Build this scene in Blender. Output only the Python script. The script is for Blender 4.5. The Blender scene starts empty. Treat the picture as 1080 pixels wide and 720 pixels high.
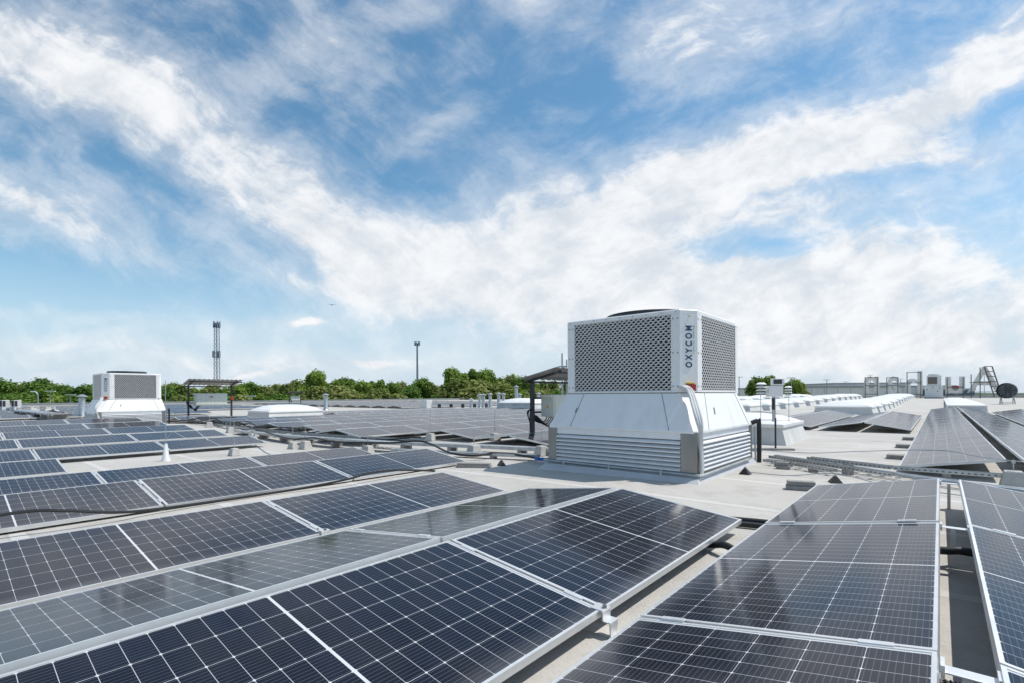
import bpy, bmesh, math, random
from mathutils import Vector, Matrix
random.seed(7)
S = bpy.context.scene
C = S.collection
R = math.radians

# ------------------------------------------------------------------ camera numbers
F, YH, YAW, ROLL, CH = 526.8, 416.2, .7082, -.0062, 1.09     # focal length and horizon in 1080 px, heading, roll, eye height
CY, SY = math.cos(YAW), math.sin(YAW)

def ray(u, v):
    dx, dy = u - 540, v - YH
    c, s = math.cos(ROLL), math.sin(ROLL)
    X, Y = (dx * c + dy * s) / F, (-dx * s + dy * c) / F
    return Vector((X * CY - SY, X * SY + CY, -Y))

def gp(u, v, z=0.0):                       # where a sight line meets height z
    r = ray(u, v)
    t = (z - CH) / r.z
    return Vector((r.x * t, r.y * t, z))

def dp(u, v, d):                           # point at depth d on a sight line
    r = ray(u, v) * d
    return Vector((r.x, r.y, r.z + CH))

# ------------------------------------------------------------------ roof relief (falls to a drain line)
PROF = [(-200, .06), (-60, .04), (-30, -.05), (-26, -.08), (-23.5, .0), (-21.1, .017), (-18.7, -.045), (-16.4, -.115), (-14, -.18),
        (-11.65, -.19), (-9.3, -.17), (-6.93, -.06), (-5.7, -.042), (-4.57, -.025), (-2.6, 0), (200, 0)]

def smooth(a, b, x):
    t = min(1, max(0, (x - a) / (b - a)))
    return t * t * (3 - 2 * t)

def rz(x, y):
    p = 0
    for (x0, z0), (x1, z1) in zip(PROF, PROF[1:]):
        if x0 <= x <= x1:
            p = z0 + (z1 - z0) * (x - x0) / (x1 - x0)
            break
    if p < 0 and x > -22:
        p *= 1 - smooth(5.6, 8.6, y)
    return p + .3 * smooth(40, 75, y)

# ------------------------------------------------------------------ materials
def node_mat(name):
    m = bpy.data.materials.new(name)
    m.use_nodes = True
    nt = m.node_tree
    return m, nt, nt.nodes['Principled BSDF']

def mat(name, col, rough=.5, metal=0.0, var=.12, scale=6.0, bump=0.0, bscale=40, spec=.5, dirt=None, dscale=1.2, damt=.5, coords='Object', stretch=(1, 1, 1)):
    m, nt, b = node_mat(name)
    N, L = nt.nodes.new, nt.links.new
    tc = N('ShaderNodeTexCoord')
    mp = N('ShaderNodeMapping'); mp.inputs['Scale'].default_value = stretch
    L(tc.outputs[coords], mp.inputs['Vector'])
    n1 = N('ShaderNodeTexNoise'); n1.inputs['Scale'].default_value = scale; n1.inputs['Detail'].default_value = 6
    L(mp.outputs[0], n1.inputs['Vector'])
    mx = N('ShaderNodeMix'); mx.data_type = 'RGBA'
    mr = N('ShaderNodeMapRange'); mr.inputs['From Min'].default_value = .3; mr.inputs['From Max'].default_value = .7
    L(n1.outputs['Fac'], mr.inputs['Value']); L(mr.outputs[0], mx.inputs[0])
    mx.inputs[6].default_value = (*[c * (1 - var) for c in col], 1)
    mx.inputs[7].default_value = (*[min(1, c * (1 + var)) for c in col], 1)
    out = mx.outputs[2]
    if dirt:
        n2 = N('ShaderNodeTexNoise'); n2.inputs['Scale'].default_value = dscale; n2.inputs['Detail'].default_value = 9; n2.inputs['Roughness'].default_value = .65
        L(mp.outputs[0], n2.inputs['Vector'])
        m2 = N('ShaderNodeMapRange'); m2.inputs['From Min'].default_value = .5; m2.inputs['From Max'].default_value = .8; m2.inputs['To Max'].default_value = damt
        L(n2.outputs['Fac'], m2.inputs['Value'])
        mx2 = N('ShaderNodeMix'); mx2.data_type = 'RGBA'
        L(m2.outputs[0], mx2.inputs[0]); L(out, mx2.inputs[6]); mx2.inputs[7].default_value = (*dirt, 1)
        out = mx2.outputs[2]
    L(out, b.inputs['Base Color'])
    rr = N('ShaderNodeMapRange'); rr.inputs['To Min'].default_value = max(0, rough - .08); rr.inputs['To Max'].default_value = min(1, rough + .08)
    L(n1.outputs['Fac'], rr.inputs['Value']); L(rr.outputs[0], b.inputs['Roughness'])
    b.inputs['Metallic'].default_value = metal
    b.inputs['Specular IOR Level'].default_value = spec
    if bump:
        nb = N('ShaderNodeTexNoise'); nb.inputs['Scale'].default_value = bscale; nb.inputs['Detail'].default_value = 5
        L(mp.outputs[0], nb.inputs['Vector'])
        bp = N('ShaderNodeBump'); bp.inputs['Strength'].default_value = bump; bp.inputs['Distance'].default_value = .01
        L(nb.outputs['Fac'], bp.inputs['Height']); L(bp.outputs[0], b.inputs['Normal'])
    return m

def roof_mat():
    m, nt, b = node_mat('roof_membrane')
    N, L = nt.nodes.new, nt.links.new
    tc = N('ShaderNodeTexCoord')
    def noise(s, d=6, r=.55, st=(1, 1, 1)):
        mp = N('ShaderNodeMapping'); mp.inputs['Scale'].default_value = st; L(tc.outputs['Object'], mp.inputs['Vector'])
        n = N('ShaderNodeTexNoise'); n.inputs['Scale'].default_value = s; n.inputs['Detail'].default_value = d; n.inputs['Roughness'].default_value = r
        L(mp.outputs[0], n.inputs['Vector']); return n.outputs['Fac']
    def rng(x, a, c, t0=0, t1=1):
        q = N('ShaderNodeMapRange'); q.inputs[1].default_value = a; q.inputs[2].default_value = c; q.inputs[3].default_value = t0; q.inputs[4].default_value = t1
        L(x, q.inputs[0]); return q.outputs[0]
    def mixc(f, a, c):
        q = N('ShaderNodeMix'); q.data_type = 'RGBA'; L(f, q.inputs[0])
        for i, k in ((6, a), (7, c)):
            if isinstance(k, tuple): q.inputs[i].default_value = (*k, 1)
            else: L(k, q.inputs[i])
        return q.outputs[2]
    def math_(op, a, c=None):
        q = N('ShaderNodeMath'); q.operation = op
        for i, k in ((0, a), (1, c)):
            if k is None: continue
            if isinstance(k, (int, float)): q.inputs[i].default_value = k
            else: L(k, q.inputs[i])
        return q.outputs[0]
    col = mixc(rng(noise(.55, 8, .6), .35, .68), (.43, .413, .38), (.535, .515, .48))
    col = mixc(rng(noise(2.2, 10, .72), .48, .72, 0, .75), col, (.31, .295, .265))
    col = mixc(rng(noise(.9, 10, .75, (.35, 1, 1)), .56, .66, 0, .45), col, (.27, .255, .23))            # weather stains
    col = mixc(rng(noise(9, 8, .7, (1, .35, 1)), .58, .8, 0, .45), col, (.33, .315, .29))
    col = mixc(rng(noise(60, 3), .58, .72, 0, .5), col, (.24, .23, .21))                  # grit
    sp = N('ShaderNodeSeparateXYZ'); L(tc.outputs['Object'], sp.inputs[0])
    wob = math_('MULTIPLY', noise(3, 2), .02)
    fx = math_('FRACT', math_('DIVIDE', math_('ADD', math_('ADD', sp.outputs[1], wob), 100.33), 1.55))
    seam = math_('LESS_THAN', fx, .010)
    weld = math_('LESS_THAN', fx, .075)
    col = mixc(math_('MULTIPLY', weld, .32), col, (.72, .71, .69))
    col = mixc(math_('MULTIPLY', seam, .5), col, (.24, .23, .21))
    L(col, b.inputs['Base Color'])
    b.inputs['Roughness'].default_value = .72
    b.inputs['Specular IOR Level'].default_value = .3
    bp = N('ShaderNodeBump'); bp.inputs['Strength'].default_value = .35; bp.inputs['Distance'].default_value = .012
    h = math_('ADD', noise(45, 6, .6), math_('MULTIPLY', weld, .5))
    h = math_('ADD', h, math_('MULTIPLY', noise(1.6, 3), 3.0))
    L(h, bp.inputs['Height']); L(bp.outputs[0], b.inputs['Normal'])
    return m

CELL_U, CELL_V, MIDGAP = .0848, .1685, .011
def cell_mat():
    """half-cut cells, 24 along and 6 across, seen through the cover glass; UV holds metres from the middle of the sheet"""
    m, nt, b = node_mat('solar_cells')
    N, L = nt.nodes.new, nt.links.new
    uv = N('ShaderNodeUVMap'); uv.uv_map = 'UVMap'
    sp = N('ShaderNodeSeparateXYZ'); L(uv.outputs[0], sp.inputs[0])
    def mt(op, a, c=None, d=None):
        q = N('ShaderNodeMath'); q.operation = op
        for i, k in enumerate((a, c, d)):
            if k is None: continue
            if isinstance(k, (int, float)): q.inputs[i].default_value = k
            else: L(k, q.inputs[i])
        return q.outputs[0]
    U, V = sp.outputs[0], sp.outputs[1]
    au = mt('SUBTRACT', mt('ABSOLUTE', U), MIDGAP / 2)
    cu = mt('DIVIDE', au, CELL_U); cv = mt('DIVIDE', mt('ABSOLUTE', V), CELL_V)
    du = mt('MULTIPLY', mt('ABSOLUTE', mt('SUBTRACT', mt('FRACT', mt('ADD', cu, .5)), .5)), CELL_U)     # metres to the nearest cell border
    dv = mt('MULTIPLY', mt('ABSOLUTE', mt('SUBTRACT', mt('FRACT', mt('ADD', cv, .5)), .5)), CELL_V)
    line = mt('MAXIMUM', mt('LESS_THAN', du, .0010), mt('LESS_THAN', dv, .0011))
    gap = mt('LESS_THAN', mt('ADD', du, dv), .0068)                                     # clipped cell corners
    gap = mt('MAXIMUM', gap, mt('LESS_THAN', au, 0.0))
    gap = mt('MAXIMUM', gap, mt('GREATER_THAN', cu, 12.0)); gap = mt('MAXIMUM', gap, mt('GREATER_THAN', cv, 3.0))
    bb = mt('MULTIPLY', cv, 9.0)
    bar = mt('LESS_THAN', mt('ABSOLUTE', mt('SUBTRACT', mt('FRACT', bb), .5)), .052)                        # nine busbars a cell
    idu = mt('FLOOR', mt('DIVIDE', U, CELL_U)); idv = mt('FLOOR', mt('DIVIDE', V, CELL_V))
    cx = N('ShaderNodeCombineXYZ'); L(idu, cx.inputs[0]); L(idv, cx.inputs[1])
    oi = N('ShaderNodeObjectInfo'); L(mt('MULTIPLY', oi.outputs['Random'], 50), cx.inputs[2])
    wn = N('ShaderNodeTexWhiteNoise'); L(cx.outputs[0], wn.inputs['Vector'])
    def mixc(f, a, c):
        q = N('ShaderNodeMix'); q.data_type = 'RGBA'; L(f, q.inputs[0])
        for i, k in ((6, a), (7, c)):
            if isinstance(k, tuple): q.inputs[i].default_value = (*k, 1)
            else: L(k, q.inputs[i])
        return q.outputs[2]
    cell = mixc(wn.outputs[0], (.0046, .0056, .0112), (.0075, .0092, .0185))
    cell = mixc(bar, cell, (.075, .08, .092))
    col = mixc(line, cell, (.46, .47, .49))
    col = mixc(gap, col, (.58, .59, .60))
    tc = N('ShaderNodeTexCoord')
    n = N('ShaderNodeTexNoise'); n.inputs['Scale'].default_value = 3.5; n.inputs['Detail'].default_value = 8; n.inputs['Roughness'].default_value = .7
    L(tc.outputs['Object'], n.inputs['Vector'])
    ds = N('ShaderNodeMapRange'); ds.inputs[1].default_value = .42; ds.inputs[2].default_value = .85; ds.inputs[3].default_value = .006; ds.inputs[4].default_value = .045
    L(n.outputs['Fac'], ds.inputs[0])
    col = mixc(ds.outputs[0], col, (.24, .28, .35))                                                         # thin dust
    edge = N('ShaderNodeMapRange'); edge.interpolation_type = 'SMOOTHSTEP'; edge.inputs[1].default_value = -.40; edge.inputs[2].default_value = -.51; edge.inputs[3].default_value = 0; edge.inputs[4].default_value = .30
    L(V, edge.inputs[0])
    col = mixc(mt('MULTIPLY', edge.outputs[0], n.outputs['Fac']), col, (.32, .32, .32))                     # silt along the lower frame
    vo = N('ShaderNodeTexVoronoi'); vo.inputs['Scale'].default_value = 1.3
    ov = N('ShaderNodeCombineXYZ'); L(mt('MULTIPLY', oi.outputs['Random'], 91.7), ov.inputs[0]); L(mt('MULTIPLY', oi.outputs['Random'], 37.1), ov.inputs[1])
    va = N('ShaderNodeVectorMath'); va.operation = 'ADD'; L(tc.outputs['Object'], va.inputs[0]); L(ov.outputs[0], va.inputs[1]); L(va.outputs[0], vo.inputs['Vector'])
    ns = N('ShaderNodeTexNoise'); ns.inputs['Scale'].default_value = 60; L(tc.outputs['Object'], ns.inputs['Vector'])
    sc_ = N('ShaderNodeSeparateColor'); L(vo.outputs['Color'], sc_.inputs[0])
    spot = mt('MULTIPLY', mt('LESS_THAN', vo.outputs['Distance'], mt('MULTIPLY', ns.outputs['Fac'], .045)), mt('GREATER_THAN', sc_.outputs[0], .72))
    col = mixc(mt('MULTIPLY', spot, .75), col, (.55, .54, .50))                                             # bird droppings
    L(col, b.inputs['Base Color'])
    rr = N('ShaderNodeMapRange'); rr.inputs[3].default_value = .05; rr.inputs[4].default_value = .16
    L(n.outputs['Fac'], rr.inputs[0]); L(rr.outputs[0], b.inputs['Roughness'])
    b.inputs['Specular IOR Level'].default_value = 0.0
    n3 = N('ShaderNodeTexNoise'); n3.inputs['Scale'].default_value = 2.2; n3.inputs['Detail'].default_value = 2
    L(tc.outputs['Object'], n3.inputs['Vector'])
    bp = N('ShaderNodeBump'); bp.inputs['Strength'].default_value = .035; bp.inputs['Distance'].default_value = .01
    L(n3.outputs['Fac'], bp.inputs['Height']); L(bp.outputs[0], b.inputs['Normal'])
    # anti-reflection glass: a weaker mirror at grazing angles than plain glass
    lw = N('ShaderNodeLayerWeight'); lw.inputs['Blend'].default_value = .5; L(bp.outputs[0], lw.inputs['Normal'])
    fr = mt('ADD', mt('MULTIPLY', mt('POWER', lw.outputs['Facing'], 4.0), .56), .028)
    gl = N('ShaderNodeBsdfGlossy'); gl.inputs['Color'].default_value = (.93, .94, .98, 1); L(rr.outputs[0], gl.inputs['Roughness']); L(bp.outputs[0], gl.inputs['Normal'])
    ms = N('ShaderNodeMixShader'); L(fr, ms.inputs[0]); L(b.outputs[0], ms.inputs[1]); L(gl.outputs[0], ms.inputs[2])
    L(ms.outputs[0], nt.nodes['Material Output'].inputs[0])
    return m

def leaf_mat(name, c1, c2):
    m, nt, b = node_mat(name)
    N, L = nt.nodes.new, nt.links.new
    tc = N('ShaderNodeTexCoord'); oi = N('ShaderNodeObjectInfo')
    n = N('ShaderNodeTexNoise'); n.inputs['Scale'].default_value = .55; n.inputs['Detail'].default_value = 5
    L(tc.outputs['Object'], n.inputs['Vector'])
    ad = N('ShaderNodeMath'); ad.operation = 'MULTIPLY_ADD'; L(oi.outputs['Random'], ad.inputs[0]); ad.inputs[1].default_value = .5; L(n.outputs['Fac'], ad.inputs[2])
    mr = N('ShaderNodeMapRange'); mr.inputs[1].default_value = .4; mr.inputs[2].default_value = 1.1; L(ad.outputs[0], mr.inputs[0])
    mx = N('ShaderNodeMix'); mx.data_type = 'RGBA'; L(mr.outputs[0], mx.inputs[0]); mx.inputs[6].default_value = (*c1, 1); mx.inputs[7].default_value = (*c2, 1)
    L(mx.outputs[2], b.inputs['Base Color']); b.inputs['Roughness'].default_value = .7; b.inputs['Specular IOR Level'].default_value = .2
    tr = N('ShaderNodeBsdfTranslucent'); L(mx.outputs[2], tr.inputs['Color'])
    ms = N('ShaderNodeMixShader'); ms.inputs[0].default_value = .35
    L(b.outputs[0], ms.inputs[1]); L(tr.outputs[0], ms.inputs[2]); L(ms.outputs[0], nt.nodes['Material Output'].inputs[0])
    return m

M = dict(
    roof=roof_mat(), cells=cell_mat(),
    alu=mat('anodised_aluminium', (.74, .74, .73), .38, .55, .05, 12),
    back=mat('white_backsheet', (.6, .6, .6), .6),
    galv=mat('galvanised_steel', (.46, .48, .49), .42, .75, .16, 9, dirt=(.34, .33, .31), damt=.35),
    white=mat('white_coated_sheet', (.83, .825, .815), .42, 0, .025, 3, dirt=(.46, .44, .41), dscale=3.5, damt=.32, stretch=(1, 1, .16)),
    mesh=mat('white_expanded_mesh', (.62, .62, .62), .45, .1, .04),
    steel=mat('brushed_stainless', (.29, .285, .275), .34, .8, .10, 14, stretch=(1, 1, .06), dirt=(.30, .28, .26), damt=.25),
    louver=mat('louvre_aluminium', (.80, .81, .82), .35, .1, .04, 10),
    dark=mat('dark_cavity', (.04, .041, .045), .8),
    black=mat('black_rubber', (.014, .014, .015), .48, 0, .2, 20),
    blacksteel=mat('dark_painted_steel', (.028, .031, .036), .5, .1, .15),
    conc=mat('cast_concrete', (.47, .455, .43), .9, 0, .15, 10, .6, 60, dirt=(.22, .21, .19), damt=.5),
    paver=mat('grey_paver', (.27, .26, .245), .92, 0, .15, 12, .6, 60),
    acryl=mat('opal_acrylic', (.78, .78, .76), .30, 0, .03, 2, dirt=(.50, .48, .43), damt=.35),
    curb=mat('white_roof_membrane', (.62, .61, .59), .6, 0, .06, 3, .15, 30, dirt=(.36, .34, .31), damt=.55, stretch=(1, 1, .4)),
    flash=mat('grey_flashing', (.50, .50, .51), .55, 0, .08, 4),
    navy=mat('navy_lettering', (.016, .03, .13), .45), green=mat('green_lettering', (.22, .45, .10), .45),
    red=mat('red_plastic', (.40, .03, .02), .45), yellow=mat('yellow_plastic', (.65, .42, .03), .45),
    blue=mat('blue_coupling', (.02, .16, .55), .4),
    sleeve=mat('grey_plastic_sleeve', (.62, .62, .61), .5, 0, .06, 12),
    box=mat('grey_green_enclosure', (.60, .62, .55), .5, 0, .04),
    sheet=mat('corrugated_sheet', (.40, .39, .37), .5, .3, .08),
    sign=mat('sign_letter_back', (.84, .82, .78), .6, 0, .06), rust=mat('brown_steel_frame', (.16, .14, .125), .6, .3, .15),
    bark=mat('bark', (.09, .07, .05), .9, 0, .25, 5, .5, 20),
    leaf1=leaf_mat('leaf_mid_green', (.085, .17, .024), (.27, .37, .07)),
    leaf2=leaf_mat('leaf_olive_green', (.15, .20, .045), (.33, .36, .12)),
    leaf3=leaf_mat('leaf_deep_green', (.055, .13, .022), (.19, .30, .055)),
    ground=mat('rough_ground', (.17, .17, .13), .95, 0, .4, .02, dirt=(.20, .19, .16), dscale=.012, damt=.8),
    hill=mat('distant_wood', (.055, .085, .06), .95, 0, .35, .05),
    hall=mat('beige_cladding', (.84, .79, .71), .7, 0, .05, .3, stretch=(4, 4, .1)),
    hall2=mat('pale_cladding', (.66, .66, .65), .7, 0, .05, .3),
    bluesteel=mat('blue_grey_cladding', (.10, .15, .20), .6, 0, .1, .5),
    tower=mat('grey_blue_lattice_paint', (.19, .25, .31), .55, .1, .1), antenna=mat('antenna_grey', (.30, .33, .36), .5),
    glassdark=mat('dark_glazing', (.03, .035, .045), .15), bird=mat('dark_plumage', (.03, .03, .03), .8),
    parapet=mat('parapet_cladding', (.42, .41, .39), .65, .1, .08, .8), fanm=mat('fan_black_metal', (.05, .05, .055), .5, .3, .1),
)

# ------------------------------------------------------------------ building helpers
class MB:
    """collects boxes, bars, tubes and sheets and links them as ONE mesh object"""
    def __init__(s):
        s.bm = bmesh.new(); s.uv = None
    def box(s, x0, y0, z0, x1, y1, z1, mx=None):
        vs = [s.bm.verts.new(p) for p in ((x0, y0, z0), (x1, y0, z0), (x1, y1, z0), (x0, y1, z0), (x0, y0, z1), (x1, y0, z1), (x1, y1, z1), (x0, y1, z1))]
        for f in ((0, 3, 2, 1), (4, 5, 6, 7), (0, 1, 5, 4), (1, 2, 6, 5), (2, 3, 7, 6), (3, 0, 4, 7)):
            s.bm.faces.new([vs[i] for i in f])
        if mx is not None: bmesh.ops.transform(s.bm, matrix=mx, verts=vs)
        return s
    def cbox(s, c, d, mx=None):
        return s.box(c[0] - d[0] / 2, c[1] - d[1] / 2, c[2] - d[2] / 2, c[0] + d[0] / 2, c[1] + d[1] / 2, c[2] + d[2] / 2, mx)
    def bar(s, a, b, w, h=None):
        a, b = Vector(a), Vector(b); h = h or w
        d = b - a; l = d.length
        q = d.to_track_quat('Y', 'Z').to_matrix().to_4x4()
        return s.box(-w / 2, 0, -h / 2, w / 2, l, h / 2, Matrix.Translation(a) @ q)
    def frus(s, r0, z0, r1, z1, cap=True):
        """r: (x0,y0,x1,y1) rectangles"""
        vs = []
        for (x0, y0, x1, y1), z in ((r0, z0), (r1, z1)):
            vs += [s.bm.verts.new(p) for p in ((x0, y0, z), (x1, y0, z), (x1, y1, z), (x0, y1, z))]
        fs = [(0, 1, 5, 4), (1, 2, 6, 5), (2, 3, 7, 6), (3, 0, 4, 7)] + ([(4, 5, 6, 7), (3, 2, 1, 0)] if cap else [])
        for f in fs: s.bm.faces.new([vs[i] for i in f])
        return s
    def rings(s, loops, cap0=True, cap1=True):
        R_ = [[s.bm.verts.new(p) for p in lp] for lp in loops]
        n = len(R_[0])
        for a, b in zip(R_, R_[1:]):
            for i in range(n): s.bm.faces.new((a[i], a[(i + 1) % n], b[(i + 1) % n], b[i]))
        if cap0: s.bm.faces.new(R_[0][::-1])
        if cap1: s.bm.faces.new(R_[-1])
        return s
    def lathe(s, prof, c=(0, 0, 0), n=20, cap0=True, cap1=True):
        return s.rings([[(c[0] + r * math.cos(2 * math.pi * i / n), c[1] + r * math.sin(2 * math.pi * i / n), c[2] + z) for i in range(n)] for r, z in prof], cap0, cap1)
    def tube(s, pts, r, n=8, sm=0):
        pts = [Vector(p) for p in pts]
        if sm: pts = spline(pts, sm)
        loops = []; up = Vector((0, 0, 1)); prev = None
        for i, p in enumerate(pts):
            t = (pts[min(i + 1, len(pts) - 1)] - pts[max(i - 1, 0)]).normalized()
            a = prev if prev else (up if abs(t.z) < .9 else Vector((1, 0, 0)))
            x = (a - t * a.dot(t)).normalized(); y = t.cross(x); prev = x
            rr = r(i) if callable(r) else r
            loops.append([p + (x * math.cos(2 * math.pi * k / n) + y * math.sin(2 * math.pi * k / n)) * rr for k in range(n)])
        return s.rings(loops)
    def quad(s, a, b, c, d):
        s.bm.faces.new([s.bm.verts.new(p) for p in (a, b, c, d)]); return s
    def build(s, name, m, parent=None, bevel=0, smooth_=False):
        bmesh.ops.recalc_face_normals(s.bm, faces=s.bm.faces[:])
        me = bpy.data.meshes.new(name); s.bm.to_mesh(me); s.bm.free()
        me.materials.append(m)
        if smooth_:
            for p in me.polygons: p.use_smooth = True
        o = bpy.data.objects.new(name, me); C.objects.link(o)
        if parent: o.parent = parent
        if bevel:
            bv = o.modifiers.new('bevel', 'BEVEL'); bv.width = bevel; bv.segments = 2; bv.limit_method = 'ANGLE'; bv.angle_limit = R(40)
        if smooth_:
            try: me.set_sharp_from_angle(angle=R(40))
            except Exception: pass
        return o

def spline(pts, k):
    out = []
    n = len(pts)
    for i in range(n - 1):
        p0, p1, p2, p3 = pts[max(i - 1, 0)], pts[i], pts[i + 1], pts[min(i + 2, n - 1)]
        for j in range(k):
            t = j / k
            out.append(.5 * ((2 * p1) + (p2 - p0) * t + (2 * p0 - 5 * p1 + 4 * p2 - p3) * t * t + (3 * p1 - p0 - 3 * p2 + p3) * t ** 3))
    return out + [pts[-1]]

def tag(o, label=None, cat=None, group=None, kind=None):
    if label: o['label'] = label
    if cat: o['category'] = cat
    if group: o['group'] = group
    if kind: o['kind'] = kind
    return o

def thing(name, label, cat, loc=(0, 0, 0), rot=0, group=None):
    o = bpy.data.objects.new(name, None); C.objects.link(o)
    o.empty_display_size = .1
    o.location = loc; o.rotation_euler = (0, 0, rot)
    return tag(o, label, cat, group)

def dup(root, label=None, loc=None, rot=None, scale=None, group=None):
    r = root.copy(); C.objects.link(r)
    for ch in list(root.children):
        c = ch.copy(); C.objects.link(c); c.parent = r
        for g in list(ch.children):
            d = g.copy(); C.objects.link(d); d.parent = c
    if label: r['label'] = label
    if group: r['group'] = group
    if loc is not None: r.location = loc
    if rot is not None: r.rotation_euler = (0, 0, rot)
    if scale is not None: r.scale = scale
    return r

ORD = ['zeroth', 'first', 'second', 'third', 'fourth', 'fifth', 'sixth', 'seventh', 'eighth', 'ninth', 'tenth', 'eleventh', 'twelfth', 'thirteenth',
       'fourteenth', 'fifteenth', 'sixteenth', 'seventeenth', 'eighteenth', 'nineteenth', 'twentieth']
def ordn(i):
    if i <= 20: return ORD[i]
    t = {2: 'twenty', 3: 'thirty', 4: 'forty', 5: 'fifty', 6: 'sixty'}[i // 10]
    return t + ('-' + ORD[i % 10] if i % 10 else '')if i % 10 else {3: 'thirtieth', 4: 'fortieth', 5: 'fiftieth', 6: 'sixtieth'}[i // 10]

def text_mesh(body, extrude=.003, sx=1.0, offset=0.0):
    cu = bpy.data.curves.new('lettering', 'FONT'); cu.body = body; cu.extrude = extrude; cu.align_x = 'CENTER'; cu.align_y = 'CENTER'; cu.size = 1; cu.offset = offset
    o = bpy.data.objects.new('lettering', cu); C.objects.link(o)
    bpy.context.view_layer.update()
    me = bpy.data.meshes.new_from_object(o.evaluated_get(bpy.context.evaluated_depsgraph_get()))
    bpy.data.objects.remove(o); bpy.data.curves.remove(cu)
    return me

def fit_mesh(me, w, h, d=None):
    xs = [v.co.x for v in me.vertices]; ys = [v.co.y for v in me.vertices]
    cx, cy = (min(xs) + max(xs)) / 2, (min(ys) + max(ys)) / 2
    a, b = w / (max(xs) - min(xs)), h / (max(ys) - min(ys))
    for v in me.vertices: v.co.x = (v.co.x - cx) * a; v.co.y = (v.co.y - cy) * b
    return me

# ------------------------------------------------------------------ ground, roof
def grid_sheet(name, xs, ys, zf, m):
    bm = bmesh.new()
    V = [[bm.verts.new((x, y, zf(x, y))) for y in ys] for x in xs]
    for i in range(len(xs) - 1):
        for j in range(len(ys) - 1):
            f = bm.faces.new((V[i][j], V[i + 1][j], V[i + 1][j + 1], V[i][j + 1])); f.smooth = True
    me = bpy.data.meshes.new(name); bm.to_mesh(me); bm.free(); me.materials.append(m)
    o = bpy.data.objects.new(name, me); C.objects.link(o); return o

RX0, RX1, RY0, RY1 = -68, 26, -14, 100
def frange(a, b, n): return [a + (b - a) * i / n for i in range(n + 1)]
xs = sorted(set([RX0, RX1] + [p[0] for p in PROF if RX0 < p[0] < RX1] + frange(-66, 24, 60)))
ys = sorted(set([RY0, RY1] + frange(-12, 12, 36) + frange(14, 98, 28)))
tag(grid_sheet('roof_deck', xs, ys, rz, M['roof']), kind='structure')
gs = [-4000, -1500, -600, -300, -150, -75, 0, 75, 150, 300, 600, 1500, 4000]
tag(grid_sheet('ground', gs, gs, lambda x, y: -9.0, M['ground']), kind='structure')
b = MB()
b.box(RX0, RY0, -9, RX1, RY1, -.5)
tag(b.build('warehouse_walls', M['hall']), 'long warehouse block that carries the flat roof', 'building')

def parapet(name, a, c, zt, label):
    t = thing(name, label, 'parapet', ((a[0] + c[0]) / 2, (a[1] + c[1]) / 2, 0))
    o = Vector(t.location)
    d = (Vector((*c, 0)) - Vector((*a, 0))); n = int(d.length / 4); L_ = d.length
    b1 = MB(); b2 = MB()
    b1.bar(Vector((*a, zt / 2 - .1)) - o, Vector((*c, zt / 2 - .1)) - o, .25, zt + .2)
    for i in range(n):
        p = Vector((*a, zt + .02)) + d * (i / n); q = Vector((*a, zt + .02)) + d * ((i + .992) / n)
        b2.bar(p - o, q - o, .36, .05)
    b1.build('wall_panel', M['parapet'], t); b2.build('coping', M['galv'], t)
parapet('roof_parapet', (RX0, RY0), (RX0, RY1), .55, 'low grey parapet with metal coping before the tree line')
parapet('roof_parapet', (RX0, RY1), (RX1, RY1), .55, 'low grey parapet at the far roof edge behind the sign letters')

# ------------------------------------------------------------------ solar panels
PL, PW, PT = 2.094, 1.038, .035
STEP = 2.115
def panel_meshes():
    f = MB(); w = .013; l = PL / 2
    f.box(-l, 0, -PT, l, w, 0); f.box(-l, PW - w, -PT, l, PW, 0)
    f.box(-l, w, -PT, -l + w, PW - w, 0); f.box(l - w, w, -PT, l, PW - w, 0)
    fo = f.build('frame', M['alu'])
    bm = bmesh.new(); uvl = bm.loops.layers.uv.new('UVMap')
    a, c0, c1 = l - w, w, PW - w
    for z, order in ((-.003, 1), (-.009, -1)):
        pts = [(-a, c0, z), (a, c0, z), (a, c1, z), (-a, c1, z)][::order]
        fc = bm.faces.new([bm.verts.new(p) for p in pts])
        for lp in fc.loops: lp[uvl].uv = (lp.vert.co.x, lp.vert.co.y - PW / 2)
        if order < 0: fc.material_index = 1
    me = bpy.data.meshes.new('cell_sheet'); bm.to_mesh(me); bm.free(); me.materials.append(M['cells']); me.materials.append(M['back'])
    so = bpy.data.objects.new('cell_sheet', me); C.objects.link(so)
    k = MB()
    k.box(-.014, -.05, -.004, .014, .05, .004)
    ko = k.build('clamp', M['alu'])
    return fo, so, ko
FO, SO, KO = panel_meshes()
PROTO = (FO.data, SO.data, KO.data)
for o in (FO, SO, KO): bpy.data.objects.remove(o)
PANELS = 0
def pmat(xlow, y, zlow, tilt, side):
    c, s = math.cos(tilt), math.sin(tilt)
    if side > 0: X, Y, Z = (0, 1, 0), (-c, 0, s), (s, 0, c)        # low edge on the +x side
    else: X, Y, Z = (0, -1, 0), (c, 0, s), (-s, 0, c)
    m = Matrix((X, Y, Z)).transposed().to_4x4()
    m.translation = (xlow, y, zlow)
    return m
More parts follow.
